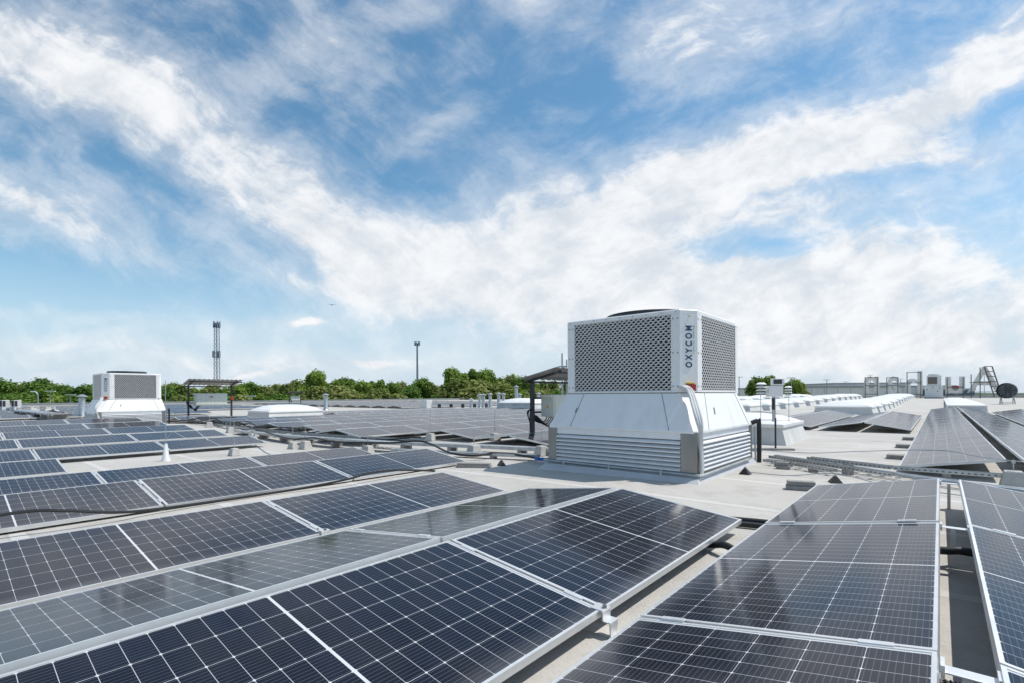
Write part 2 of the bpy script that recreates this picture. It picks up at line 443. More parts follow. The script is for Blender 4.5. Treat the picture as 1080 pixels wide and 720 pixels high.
def panel(xlow, y, zlow, tilt, side, label, group, clamp=False):
    """y: the middle of the panel along its row"""
    global PANELS
    PANELS += 1
    t = bpy.data.objects.new('solar_panel', None); C.objects.link(t); t.empty_display_size = .1
    j = (random.uniform(-.0022, .0022), random.uniform(-.0022, .0022))
    t.matrix_world = pmat(xlow, y + random.uniform(-.002, .002), zlow, tilt + j[0], side) @ Matrix.Rotation(j[1], 4, 'X') @ Matrix.Rotation(j[1], 4, 'Y')
    tag(t, label, 'solar panel', group)
    for nm, me in zip(('frame', 'cell_sheet'), PROTO):
        o = bpy.data.objects.new(nm, me); C.objects.link(o); o.parent = t
    if clamp:
        for yy in (.16, PW - .16):
            o = bpy.data.objects.new('clamp', PROTO[2]); C.objects.link(o); o.parent = t
            o.location = (-STEP / 2 if side > 0 else STEP / 2, yy, .004)
    return t

# rows of the front array: low edge x, low edge z, tilt, y of the aisle end, how many panels
PITCH = 2.3626
NB = 0
rows = [(0, -1.1732, .1134, .1221, 4.104, 3), (1, -3.5358, .0616, .1036, 4.048, 3), (2, -5.898, .0098, .1426, 5.754, 4)]
HR = {3: 1.058, 4: 1.052, 5: 1.034, 6: .964, 7: .894, 8: .833, 9: .750, 10: .70}
YE = {3: 5.76, 4: 1.45, 5: 5.57, 6: 5.53, 7: 5.44, 8: 5.34, 9: 5.20, 10: 1.6}
for n in range(3, 11):
    zr = CH - HR[n]
    rows.append((n, -2.2058 + 1.03 - PITCH * n - .0, zr - PW * math.sin(.125), .125, YE[n], 4 if YE[n] > 2 else 2))
for n, xl, zl, t, ye, k in rows:
    for i in range(k):
        panel(xl, ye - PL / 2 - i * STEP, zl, t, 1,
              'dark solar panel, %s from the aisle in the %s row left of the bare strip' % (ordn(i + 1), ordn(n + 1)), 'panels of the front array', n < 4)
for i in range(3):       # the other slope of the first row
    t = .1221
    xr = -1.1732 - PW * math.cos(t) - .055; zr = .1134 + PW * math.sin(t) + .004
    panel(xr - PW * math.cos(t), 4.104 - .02 - PL / 2 - i * STEP, zr - PW * math.sin(t), t, -1,
          'grey mirroring panel sloping away behind the front ridge, %s from the aisle' % ordn(i + 1), 'panels of the front array', True)
# the pair beside the bare strip
tR, xr, zr = .1744, -.0097, CH - .8195
for i in range(4):
    panel(xr - PW * math.cos(tR), 6.298 - PL / 2 - i * STEP, zr - PW * math.sin(tR), tR, -1,
          'dark solar panel right of the bare roof strip, %s from the perforated trays' % ordn(i + 1), 'panels right of the bare strip', True)
    panel(.135 + PW * math.cos(tR), 6.33 - PL / 2 - i * STEP, zr - PW * math.sin(tR), tR, 1,
          'dark solar panel just beyond the ridge gap, %s from the perforated trays' % ordn(i + 1), 'panels right of the bare strip', True)
# the array behind the cable trays
TM = .123
YST = {2: 8.0, 3: 8.2, 4: 6.75}
LATER = []
for n in range(2, 12):
    xl = -1.1732 - PITCH * n
    xg = xl - PW * math.cos(TM) * 2 - .05
    y0 = YST.get(n, 7.1)
    for i in range(9):
        y = y0 + PL / 2 + i * STEP
        zl = rz(xl, y0 + 3) + .12
        if n >= 9 and 10.0 < y < 14.2: continue
        panel(xl, y, zl, TM, 1, 'solar panel %s from the aisle in the %s row behind the cable trays' % (ordn(i + 1), ordn(n - 1)), 'panels behind the cable trays')
        if i == 0:
            panel(xg, y, zl + .006, TM, -1, 'end panel on the far slope of the %s row behind the cable trays' % ordn(n - 1), 'panels behind the cable trays')
        else: LATER.append((xg, y, zl + .006))
# the long array on the right
for (nm, x, sd, cnt) in (('first', -.42, -1, 14), ('second', 1.78, 1, 14), ('third', 1.92, -1, 12), ('fourth', 4.12, 1, 12)):
    for i in range(cnt):
        y = 8.45 + PL / 2 + i * STEP
        panel(x, y, rz(x, y) + .115, .165, sd, 'pale solar panel, %s along the %s long row beyond the perforated trays' % (ordn(i + 1), nm), 'panels of the long rows')
for (nm, x, sd) in (('first', -.57, 1), ('second', -2.70, -1), ('third', -2.88, 1), ('fourth', -5.0, -1)):
    for i in range(5):
        y = 16.9 + PL / 2 + i * STEP
        panel(x, y, rz(x, y) + .12, .165, sd, 'pale solar panel, %s back on the %s slope of the short tents before the skylights' % (ordn(i + 1), nm), 'panels of the short tents')
# arrays beyond, far off
fb = bmesh.new(); uvl = fb.loops.layers.uv.new('UVMap')
def far_panel(xl, y, sd, zl=None, tl=.125):
    mx = pmat(xl, y, rz(xl, y) + .12 if zl is None else zl, tl, sd)
    src = PROTO[1]
    a, c0, c1, l = PL / 2 - .016, .016, PW - .016, PL / 2
    for z, q in ((.0, ((-l, 0), (l, 0), (l, PW), (-l, PW))), (.004, ((-a, c0), (a, c0), (a, c1), (-a, c1)))):
        fc = fb.faces.new([fb.verts.new(mx @ Vector((px, py, z))) for px, py in q])
        for lp, (px, py) in zip(fc.loops, q): lp[uvl].uv = (px, py - PW / 2)
        fc.material_index = 1 if z == 0 else 0
    q = ((-l, 0, 0), (l, 0, 0), (l, 0, -.05), (-l, 0, -.05))
    fc = fb.faces.new([fb.verts.new(mx @ Vector(p)) for p in q]); fc.material_index = 1
    q = ((-l, PW, 0), (l, PW, 0), (l, PW, -.035), (-l, PW, -.035))
    fc = fb.faces.new([fb.verts.new(mx @ Vector(p)) for p in q]); fc.material_index = 1
for xg, y, zl in LATER: far_panel(xg, y, -1, zl, TM)
for n in range(0, 13):
    xl = -35.5 - PITCH * n
    for i in range(26):
        y = -4 + i * STEP
        if 20 < y < 26 or (xl > -44 and y > 12 and y < 27): continue
        far_panel(xl, y, 1); far_panel(xl - 2 * 1.03 - .05, y, -1)
for n in range(0, 3):
    for i in range(10):
        far_panel(6.4 + n * 2.3, 10 + i * STEP, -1); far_panel(6.4 + n * 2.3 + 2.2, 10 + i * STEP, 1)
me = bpy.data.meshes.new('solar_panel_field'); fb.to_mesh(me); fb.free(); me.materials.append(M['cells']); me.materials.append(M['alu'])
o = bpy.data.objects.new('solar_panel_field', me); C.objects.link(o)
tag(o, 'distant rows of solar panels reaching to the far parapet', 'solar panels', kind='stuff')

# mounting feet and ridge links
def z_foot(x, y, z, label):
    b = MB()
    b.box(-.055, -.035, -.006, .01, .035, .0)                       # lip over the frame
    b.box(.004, -.035, -.05, .012, .035, -.006)
    b.box(.012, -.035, -.052, .05, .035, -.045)
    b.frus((.043, -.03, .05, .03), -z + .008, (.043, -.035, .05, .035), -.052)
    b.box(.043, -.04, -z, .13, .04, -z + .008)
    t = thing('mounting_foot', label, 'bracket', (x, y, 0), group='mounting feet')
    o = b.build('bracket_plate', M['alu'], t, .002); o.location = (0, 0, z)
    k = MB(); k.lathe([(.011, 0), (.011, .012)], (.0, 0, z), 6); k.build('bolt', M['steel'], t)
z_foot(-1.165, 4.104 - STEP + .01, .1134 + .006, 'bent aluminium foot holding two panels at the bare roof strip')
z_foot(-3.53, 4.048 - STEP + .01, .075 + .006, 'small bent foot at the lower edge of the second row')
for y, lb in ((4.18, 'flat aluminium link bridging the ridge gap beside the far corrugated hose'), (2.03, 'broad white aluminium link bridging the ridge gap nearest the camera'), (6.2, 'flat aluminium link at the aisle end of the ridge gap')):
    t = thing('ridge_link', lb, 'bracket', (.06, y, 0))
    b = MB(); b.box(-.085, -.028, .236, .10, .028, .242); b.build('link_plate', M['alu'], t, .002)
    for xx in (-.062, .066):
        b = MB(); b.box(xx, -.035, .222, xx + .01, .035, .262); b.build('end_clamp', M['alu'], t)
    b = MB(); b.box(-.012, -.02, -.0, .012, .02, .236); b.build('support_post', M['alu'], t)

# ------------------------------------------------------------------ rooftop coolers
def mesh_screen(w, h, px, pz, depth, strand, yo=.014):
    """expanded metal sheet, local x along, z up, facing -y: interlocking zigzag strands with real diamond holes"""
    b = bmesh.new()
    nx, nz = int(w / px), int(h / pz)
    px, pz = w / nx, h / nz
    def strip(P, t):                                               # ribbon along polyline P, width t (z), with thickness
        prev = None
        for (x, y, z) in P:
            ring = [b.verts.new(q) for q in ((x, y, z - t / 2), (x, y, z + t / 2), (x, y + depth, z + t / 2 - depth * .5), (x, y + depth, z - t / 2 - depth * .5))]
            if prev:
                for i in range(4): b.faces.new((prev[i], prev[(i + 1) % 4], ring[(i + 1) % 4], ring[i]))
            prev = ring
    for j in range(nz + 1):
        up = [(0 if j % 2 else 0, 0)]
        P = []
        for i in range(2 * nx + 1):
            z = j * pz + (pz * .36 if (i + j) % 2 == 0 else -pz * .36)
            P.append((i * px / 2, yo if (i + j) % 2 == 0 else 0, min(h, max(0, z))))
        strip(P, strand)
    return b

def cooler(label, loc):
    t = thing('rooftop_cooler', label, 'cooling unit', loc)
    # local frame: near corner of the base at the origin, x to -2.26 along the louvred front, y to 2.36 back
    W_, D_ = 2.26, 2.36
    b = MB(); b.frus((-W_ - .16, -.30, .13, D_ + .16), -.12, (-W_ - .02, -.02, .02, D_ + .02), .075); b.build('flashing_curb', M['flash'], t, .004)
    b = MB()                                                    # stainless frame
    z0, z1 = .075, .615
    for x0, x1, y0, y1 in ((-.21, 0, 0, .03), (-.03, 0, .03, .17), (-W_, -W_ + .16, 0, .03), (-W_, -W_ + .03, .03, .17), (-.16, 0, D_ - .03, D_), (-.03, 0, D_ - .15, D_ - .03), (-W_, -W_ + .16, D_ - .03, D_), (-W_, -W_ + .03, D_ - .15, D_ - .03)):
        b.box(x0, y0, z0, x1, y1, z1)
    b.box(-W_ + .16, .003, z0, -.21, .03, z0 + .05); b.box(-.03, .17, z0, -.003, D_ - .15, z0 + .05)
    b.box(-W_ + .16, D_ - .03, z0, -.16, D_ - .003, z0 + .05); b.box(-W_ + .003, .17, z0, -W_ + .03, D_ - .15, z0 + .05)
    b.build('base_frame', M['steel'], t, .003)
    b = MB(); b.box(-W_ + .06, .14, .08, -.06, D_ - .06, .60); b.build('inner_casing', M['dark'], t)
    for side in range(4):
        b = MB()
        zs0, zs1 = .125, .60
        L_ = (W_ - .37) if side % 2 == 0 else (D_ - .32)
        nsl = 7; ph = (zs1 - .085 - zs0) / nsl
        mx = {0: Matrix.Translation((-W_ + .16, .012, 0)), 1: Matrix.Translation((-.012, .17, 0)) @ Matrix.Rotation(R(90), 4, 'Z'),
              2: Matrix.Translation((-.16, D_ - .012, 0)) @ Matrix.Rotation(R(180), 4, 'Z'), 3: Matrix.Translation((-W_ + .012, D_ - .15, 0)) @ Matrix.Rotation(R(-90), 4, 'Z')}[side]
        for k in range(nsl):
            z = zs0 + k * ph
            n0 = len(b.bm.verts)
            b.rings([[(x, -.028, z), (x, -.030, z + .014), (x, .012, z + ph * .74), (x, .075, z + ph * 1.02), (x, .075, z + ph * .98), (x, .016, z + ph * .66)] for x in (0, L_)])
            b.bm.verts.ensure_lookup_table()
            bmesh.ops.transform(b.bm, matrix=mx, verts=b.bm.verts[n0:])
        b.box(0, -.004, zs1 - .085, L_, .02, zs1, mx)                # plain head panel
        b.build('louver_bank', M['louver'], t)
    # skirt
    bx0, bx1, by0, by1 = -W_ + .055, -.155, .235, D_ - .09            # housing outline, chamfered
    ch = (.15, .22)
    def outline(x0, x1, y0, y1, cx, cy, z):
        return [(x0 + cx, y0, z), (x1 - cx, y0, z), (x1, y0 + cy, z), (x1, y1 - cy, z), (x1 - cx, y1, z), (x0 + cx, y1, z), (x0, y1 - cy, z), (x0, y0 + cy, z)]
    b = MB(); e = .014
    b.rings([outline(-W_ - e, e, -e, D_ + e, .055, .11, .60), outline(-W_ - e, e, -e, D_ + e, .055, .11, .628), outline(bx0 - .012, bx1 + .012, by0 - .012, by1 + .012, ch[0], ch[1], 1.10)])
    sk = b.build('skirt', M['white'], t, .003)
    b = MB()                                                    # seams and latches of the skirt panels
    def onskirt(side, s, f, off=.002):
        if side == 0:
            x0, x1 = -W_ + .04, -.05; X0, X1 = bx0 + ch[0], bx1 - ch[0]
            a = Vector((x0 + (x1 - x0) * s, -e, .628)); c = Vector((X0 + (X1 - X0) * s, by0 - .012, 1.10))
        else:
            y0, y1 = .1, D_ - .1; Y0, Y1 = by0 + ch[1], by1 - ch[1]
            a = Vector((e, y0 + (y1 - y0) * s, .628)); c = Vector((bx1 + .012, Y0 + (Y1 - Y0) * s, 1.10))
        return a.lerp(c, f)
    b.bm.free()
    for side, s in ((0, .17), (0, .86), (1, .13), (1, .93)):
        MB().bar(onskirt(side, s, .005), onskirt(side, s, .995), .007, .009).build('panel_seam', M['steel'], t)
    for a_, c_, w_ in ((onskirt(0, .165, .42), onskirt(0, .165, .56), .03), (onskirt(1, .28, .40), onskirt(1, .28, .58), .018)):
        MB().bar(a_, c_, w_, .02).build('latch', M['steel'], t)
    # housing
    zb, zt = 1.115, 2.19
    b = MB()
    b.rings([outline(bx0, bx1, by0, by1, ch[0], ch[1], z) for z in (1.10, zb)] )
    hs = b.build('housing_sill', M['steel'], t)
    b = MB(); T_ = .03
    ol = outline(bx0, bx1, by0, by1, ch[0], ch[1], 0)
    # framed walls: corner panels, head and foot rails, leaving the screen openings
    X0, X1 = bx0 + .27, bx1 - .27; Y0, Y1 = by0 + .38, by1 - .10
    zo0, zo1 = zb + .02, zt - .06
    def wall(pts):                                              # vertical plates from plan polylines (outer face given, thickness inward)
        pass
    b.rings([outline(bx0, bx1, by0, by1, ch[0], ch[1], z) for z in (zo1, zt - .015)] + [outline(bx0 + .012, bx1 - .012, by0 + .012, by1 - .012, ch[0], ch[1], zt)])
    b.rings([outline(bx0, bx1, by0, by1, ch[0], ch[1], z) for z in (zb, zo0)])
    def post(pl):
        b.rings([[(x, y, z) for x, y in pl] for z in (zo0, zo1)])
    post([(X1, by0), (bx1 - ch[0], by0), (bx1, by0 + ch[1]), (bx1, Y0), (bx1 - T_, Y0), (bx1 - T_, by0 + ch[1]), (bx1 - ch[0], by0 + T_), (X1, by0 + T_)])
    post([(bx0, by0 + ch[1]), (bx0 + ch[0], by0), (X0, by0), (X0, by0 + T_), (bx0 + ch[0], by0 + T_), (bx0 + T_, by0 + ch[1])])
    post([(bx1, Y1), (bx1, by1 - ch[1]), (bx1 - ch[0], by1), (X1, by1), (X1, by1 - T_), (bx1 - ch[0], by1 - T_), (bx1 - T_, by1 - ch[1]), (bx1 - T_, Y1)])
    post([(X0, by1), (bx0 + ch[0], by1), (bx0, by1 - ch[1]), (bx0, by0 + ch[1]), (bx0 + T_, by0 + ch[1]), (bx0 + T_, by1 - ch[1]), (bx0 + ch[0], by1 - T_), (X0, by1 - T_)])
    b.build('housing', M['white'], t, .004)
    b = MB()
    for z in (zo0 + .06, (zo0 + zo1) / 2, zo1 - .06):
        for x in (bx0 + ch[0] + .03, X0 - .03, X1 + .03, bx1 - ch[0] - .03): b.cbox((x, by0 - .002, z), (.016, .008, .016))
        for y in (by0 + ch[1] + .03, Y0 - .03): b.cbox((bx1 + .002, y, z), (.008, .016, .016))
    for k in range(9): b.cbox((bx0 + .2 + (bx1 - bx0 - .4) * k / 8, by0 - .002, zo1 + .03), (.012, .006, .012))
    b.build('rivet_row', M['steel'], t)
    b = MB(); b.box(bx0 + .09, by0 + .09, zo0, bx1 - .09, by1 - .09, zo1); b.build('wet_pad', M['dark'], t)
    bm_ = mesh_screen(X1 - X0, zo1 - zo0, .070, .033, .012, .0150)
    bmesh.ops.transform(bm_, matrix=Matrix.Translation((X0, by0 + .006, zo0)), verts=bm_.verts)
    q = MB(); q.bm.free(); q.bm = bm_; q.build('mesh_screen', M['mesh'], t)
    bm_ = mesh_screen(Y1 - Y0, zo1 - zo0, .072, .036, .006, .0125, 0)
    bmesh.ops.transform(bm_, matrix=Matrix.Translation((bx1 - .006, Y0, zo0)) @ Matrix.Rotation(R(90), 4, 'Z'), verts=bm_.verts)
    q = MB(); q.bm.free(); q.bm = bm_; q.build('mesh_screen', M['mesh'], t)
    # fan ring on the top
    cx, cy = (bx0 + bx1) / 2, (by0 + by1) / 2
    b = MB(); b.lathe([(.70, zt - .005), (.70, zt + .06), (.68, zt + .11), (.60, zt + .11), (.58, zt - .004)], (cx, cy, 0), 40, False, False); b.build('fan_ring', M['blacksteel'], t, 0, True)
    b = MB()
    for r_ in (.12, .25, .38, .5): 
        b.lathe([(r_ - .006, zt + .092), (r_ - .006, zt + .10), (r_ + .006, zt + .10), (r_ + .006, zt + .092)], (cx, cy, 0), 32, False, False)
    for a in range(8): b.bar((cx, cy, zt + .095), (cx + .62 * math.cos(a * math.pi / 4), cy + .62 * math.sin(a * math.pi / 4), zt + .095), .012, .012)
    b.build('fan_grille', M['blacksteel'], t)
    # lettering on the chamfered corner, reading upwards
    A = Vector((bx1 - ch[0], by0, 0)); Bv = Vector((bx1, by0 + ch[1], 0)); ex = (Bv - A).normalized(); nrm = Vector((ex.y, -ex.x, 0)); wch = (Bv - A).length
    def put(me, name, m, f, z):
        o = bpy.data.objects.new(name, me); C.objects.link(o); o.parent = t; me.materials.clear(); me.materials.append(m)
        o.matrix_local = Matrix((Vector((0, 0, 1)), -ex, nrm)).transposed().to_4x4()
        o.location = A + ex * (wch * f) + nrm * .003 + Vector((0, 0, z))
    me = fit_mesh(text_mesh('O X Y C O M', .002, offset=.022), .535, .098)
    put(me, 'logo_lettering', M['navy'], .50, 1.705)
    me = fit_mesh(text_mesh('natural cooling', .0015), .36, .022)
    put(me, 'small_lettering', M['green'], .79, 1.80)
    b = MB(); b.cbox(A + ex * wch * .55 + nrm * .006 + Vector((0, 0, 2.10)), (.014, .014, .014)); b.build('warning_dot', M['yellow'], t)
    # isolator switch and cable sleeves
    p = A + ex * wch * .55 + nrm * .03
    b = MB(); b.box(-.055, -.03, 0, .055, .03, .085, Matrix.Translation(p + Vector((0, 0, 1.135))) @ Matrix.Rotation(math.atan2(ex.y, ex.x), 4, 'Z')); o_ = b.build('switch_box', M['red'], t, .006)
    b = MB(); b.box(-.06, -.034, 0, .035, .034, .02, Matrix.Translation(p + Vector((0, 0, 1.222))) @ Matrix.Rotation(math.atan2(ex.y, ex.x), 4, 'Z')); b.build('switch_lid', M['yellow'], t, .004)
    b = MB()
    o1 = Vector((0.04, -.05, 0))
    for k in range(3):
        s = A + ex * wch * (-.10 + .12 * k) + nrm * .02 + Vector((0, 0, 1.17))
        b.tube([s, s + nrm * .07 + Vector((0, 0, .015)), s + nrm * .13 + ex * .05 + Vector((0, 0, -.06)), Vector((-.05 + .02 * k, -.0 + .03 * k, .80)) + nrm * .06, Vector((.012, .03, .60)) + nrm * (.03 + .012 * k),
                Vector((.03, .04 + .02 * k, .40)), Vector((.036, .05 + .02 * k, .2)), Vector((.03, .03 + .02 * k, .09))], .019, 8, 6)
    b.build('cable_sleeve', M['sleeve'], t, 0, True)
    # water pipe round the foot
    b = MB()
    b.tube([(-W_ - .06, -.035, .105), (-.02, -.035, .095), (.035, -.02, .09), (.05, .03, .09), (.05, 1.0, .095), (.05, D_ - .3, .10)], .017, 8)
    b.tube([(-W_ - .05, -.04, .055), (.02, -.04, .05), (.05, -.01, .05)], .013, 8)
    for x in (-.45, -1.2, -1.95): b.box(x - .015, -.05, .03, x + .015, -.014, .12)
    b.build('water_pipe', M['galv'], t, 0, True)
    b = MB()
    b.tube([(-.04, D_ + .10, .62), (.045, D_ + .10, .655), (.075, D_ + .1, .62), (.075, D_ + .1, .0)], .035, 12, 5)
    b.build('drain_pipe', M['black'], t, 0, True)
    b = MB(); b.tube([(.03, D_ + .02, .58), (.045, D_ + .02, .02)], .014, 8); b.build('riser_pipe', M['galv'], t)
    return t
UC = (-2.26, 6.12, 0)
cool = cooler('large white rooftop cooling unit with dark mesh screens and navy vertical lettering', UC)
x2, y2 = -25.75 + .2, 4.67 - .33
cool2 = dup(cool, 'smaller looking white cooling unit far behind the panel rows near the galvanised vent pipe', (x2, y2, -.09))

# ------------------------------------------------------------------ inverter shelters
def shelter(label, loc):
    t = thing('inverter_shelter', label, 'shelter', loc)
    # origin: foot of the first post; y along the shelter
    for y in (0.12, 2.35):
        b = MB(); b.box(-.04, y - .04, 0, .04, y + .04, 1.40); pp = b.build('post', M['blacksteel'], t, .004)
        b = MB(); b.box(-.13, y - .13, 0, .13, y + .13, .012); b.build('base_plate', M['blacksteel'], pp)
    b = MB()
    for y in (0.12, 2.35): b.bar((-.12, y, 1.40), (.80, y, 1.60), .045, .05)
    b.bar((-.06, -.12, 1.385), (-.06, 2.6, 1.385), .04, .045); b.bar((.76, -.12, 1.57), (.76, 2.6, 1.57), .04, .045)
    b.build('roof_frame', M['blacksteel'], t)
    b = MB(); n = 60
    prof = []
    for i in range(n + 1):
        y = -.15 + 2.80 * i / n
        prof.append((y, .012 * math.sin(i * math.pi / 2.5)))
    loops = []
    for k, (x, z) in enumerate(((-.16, 1.425), (.84, 1.645))):
        loops.append([(x, y, z + h + .03) for y, h in prof] + [(x, y, z + h + .024) for y, h in prof[::-1]])
    b.rings(loops); b.build('corrugated_roof', M['sheet'], t)
    b = MB(); b.box(.07, .35, .60, .42, 1.95, 1.10); b.build('inverter_box', M['box'], t, .012)
    b = MB(); b.box(.07, .35, .55, .42, .352, .55)
    b.bm.free(); b.bm = bmesh.new(); b.box(.10, .28, 1.04, .40, .349, 1.09); b.box(.421, .40, .64, .428, 1.9, 1.06); b.build('box_door', M['box'], t)
    b = MB(); b.box(.429, 1.02, .93, .433, 1.2, .97); b.build('box_vent', M['blacksteel'], t)
    b = MB()
    b.rings([[(.21, .346, .80), (.29, .346, .80), (.25, .346, .87)], [(.21, .343, .80), (.29, .343, .80), (.25, .343, .87)]]); b.build('warning_sign', M['yellow'], t)
    b = MB()
    for y in (.6, 1.7): b.box(-.02, y - .02, .62, .08, y + .02, 1.06)
    b.bar((0, .12, .70), (0, 2.35, .70), .04, .04); b.bar((0, .12, 1.02), (0, 2.35, 1.02), .04, .04)
    b.build('mounting_rail', M['blacksteel'], t)
    b = MB()
    rr = random.Random(3)
    for k in range(7):
        x = .12 + .04 * k
        b.tube([(x, .5 + .05 * (k % 3), .60), (x, .46, .52 - .02 * (k % 3)), (x - .08, .36, .46 - .015 * k), (.0, .2, .52 + .02 * k), (-.06, .12, .70 - .05 * k), (-.07, .12, .4), (-.07, .14, .05)], .012, 6, 5)
    for k in range(3): b.tube([(.03, .03, .78), (-.09, .06 + .02 * k, .72), (-.11, .1, .62), (-.07, .11, .5)], .014, 6, 5)
    b.build('cable_bundle', M['black'], t, 0, True)
    b = MB(); b.box(.06, 2.30, .82, .14, 2.40, .98); b.build('switch_box', M['red'], t, .005)
    return t
sh = shelter('dark steel shelter with grey inverter box and hanging cables next to the big cooling unit', (-6.97, 8.72, rz(-6.97, 8.72)))
p = gp(203, 440.0, .1) 
dup(sh, 'dark steel shelter over a pale inverter box between the far cooling unit and the skylight', (-28.6, 8.35, rz(-28.6, 8.4)), scale=(1.05, .90, 1.22))
dup(sh, 'tiny dark shelter with pale box standing before the trees behind the dome skylight', (-57.5, 27.2, rz(-57, 27)), scale=(.8, .62, 1.0))

# ------------------------------------------------------------------ skylights
def skylight(label, x0, y0, x1, y1, hc=.36, hd=.28, group='white skylights', name='dome_skylight', flare=.12, flat=.25):
    z = min(rz(x0, y0), rz(x1, y1)) - .01
    cx, cy = (x0 + x1) / 2, (y0 + y1) / 2
    t = thing(name, label, 'skylight', (cx, cy, z), group=group)
    a, c = (x1 - x0) / 2, (y1 - y0) / 2
    b = MB(); b.frus((-a - flare, -c - flare, a + flare, c + flare), 0, (-a, -c, a, c), hc); b.build('curb', M['curb'], t, .006)
    b = MB(); b.box(-a - .05, -c - .05, hc - .03, a + .05, c + .05, hc + .045); b.build('rim', M['acryl'], t, .01)
    b = MB(); loops = []
    for k in range(6):
        f = k / 5; s = 1 - (1 - flat) * f ** 1.15; zz = hc + .045 + hd * math.sin(f * math.pi / 2)
        loops.append([(-a * s, -c * s, zz), (a * s, -c * s, zz), (a * s, c * s, zz), (-a * s, c * s, zz)])
    b.rings(loops); b.build('dome', M['acryl'], t, .01, True)
    return t
skylight('white flared skylight standing close behind the weather mast', -5.0, 11.75, -2.55, 13.75, .40, .20)
skylight('broad white dome skylight in the panel field beside the far shelter', -27.0, 10.7, -24.6, 13.4, .42, .30)
skylight('white dome skylight in front of the cluster of vent pipes', -23.2, 25.6, -20.4, 28.4, .55, .30)
skylight('long white pitched skylight at the end of the long panel rows', .38, 38.6, 2.0, 80, .32, .22, None, 'ridge_skylight', .05, .35)
skylight('white skylight by the right edge of the photo below the round fan', 4.9, 40, 7.2, 52, .35, .35, None, 'ridge_skylight', .05, .4)
k = 0
for (rn, xc, ya, yb, st) in (('nearer', -3.8, 30.6, 88, 3.9), ('middle', -9.6, 31, 88, 4.4), ('outer', -16.5, 36, 90, 4.8)):
    y = ya; i = 1
    while y < yb:
        skylight('white dome skylight, %s in the %s of three rows before the sign letters' % (ordn(i), rn), xc - 1.2, y, xc + 1.2, y + 2.5, .34 + .03 * (i % 2), .27 + .02 * (i % 3))
        y += st; i += 1

# ------------------------------------------------------------------ feet with rods, trays, cables
def rod_foot(u, v, zg, label, rod=.55, s=1.0):
    s *= .86
    p = gp(u, v, zg)
    t = thing('rod_foot', label, 'concrete foot', (p.x, p.y, rz(p.x, p.y)), random.uniform(-.3, .3), 'concrete feet holding the lightning wire')
    b = MB(); b.frus((-.13 * s, -.13 * s, .13 * s, .13 * s), 0, (-.085 * s, -.085 * s, .085 * s, .085 * s), .21 * s); b.build('concrete_block', M['conc'], t, .012)
    b = MB(); b.tube([(0, 0, .15), (0, 0, .21 * s + rod)], .006, 6)
    b.cbox((0, 0, .21 * s + .10), (.03, .03, .03)); b.build('rod', M['galv'], t)
    return t
for i, (u, v) in enumerate(((221, 450), (243, 453.5), (266, 458), (322, 465), (388, 470.5), (454, 463.5), (500, 477.5), (522, 464), (571, 479))):
    rod_foot(u, v, 0, 'tapered concrete foot with thin rod, %s along the cable trays from the far shelter' % ordn(i + 1), .55 if i % 2 else .3, 1.0 + .1 * (i % 3 == 0))
rod_foot(1069, 513.5, 0, 'tapered concrete foot with a short rod at the end of the perforated trays', .13, 1.05)
rod_foot(247, 478, -.15, 'small concrete foot below a row of panels behind the white cone', .6, .9)
rod_foot(309, 470, -.12, 'small concrete foot with thin rod at the corner of a panel row', .55, .9)
# white cone with tall rod
p = gp(175, 484, -.16)
t = thing('lightning_rod', 'tall thin rod in a white cone foot among the panel rows', 'lightning rod', (p.x, p.y, rz(p.x, p.y)))
b = MB(); b.lathe([(.085, 0), (.08, .03), (.058, .08), (.03, .33), (.02, .35)], n=20); b.build('cone_foot', M['acryl'], t, 0, True)
b = MB(); b.tube([(0, 0, .3), (0, 0, 1.62)], .006, 6); b.tube([(0, 0, .42), (.12, .12, .6), (.3, .35, .66), (.5, .6, .4)], .005, 6, 6); b.build('rod', M['galv'], t)

def tray(pts, w, label, h=.045, lid=False, perf=True):
    """cable tray along a polyline of world points: two flanges and a floor (or a lid)"""
    pts = [Vector(p) for p in pts]
    t = thing('cable_tray', label, 'cable tray', pts[0])
    o = pts[0]
    b = MB(); hol = MB(); any_h = False
    for a, c in zip(pts, pts[1:]):
        d = (c - a).normalized(); n = Vector((-d.y, d.x, 0)); L_ = (c - a).length
        b.bar(a - o + n * w / 2, c - o + n * w / 2, .004, h); b.bar(a - o - n * w / 2, c - o - n * w / 2, .004, h)
        zf = h / 2 if lid else -h / 2
        if lid: b.bar(a - o + Vector((0, 0, zf)), c - o + Vector((0, 0, zf)), w + .014, .005)
        else:
            k = int(L_ / .16)
            for i in range(k): 
                q = a + (c - a) * ((i + .5) / k) - o
                b.bar(q + n * w / 2 + Vector((0, 0, zf + .004)), q - n * w / 2 + Vector((0, 0, zf + .004)), .055, .004)
            k2 = int(L_ / .055)
            for i in range(k2):
                q = a + (c - a) * ((i + .5) / k2) - o
                for s in (1, -1):
                    hol.bar(q + n * s * (w / 2 + .0035) - d * .011, q + n * s * (w / 2 + .0035) + d * .011, .003, h * .26); any_h = True
    b.build('tray_body', M['galv'], t)
    if any_h: hol.build('slot_row', M['dark'], t)
    else: hol.bm.free()
    for a, c in zip(pts, pts[1:]):
        k = max(1, int((c - a).length / 1.1))
        d = (c - a).normalized(); n = Vector((-d.y, d.x, 0))
        for i in range(k):
            q = a + (c - a) * ((i + .5) / k); q.z = rz(q.x, q.y)
            zz = a.z - h / 2 - q.z
            if zz > .02: MB().bar(q + n * w * .6 - o + Vector((0, 0, zz / 2)), q - n * w * .6 - o + Vector((0, 0, zz / 2)), .08, zz * .96).build('support_block', M['paver'], t)
    return t
def W(u, v, z): return gp(u, v, z)
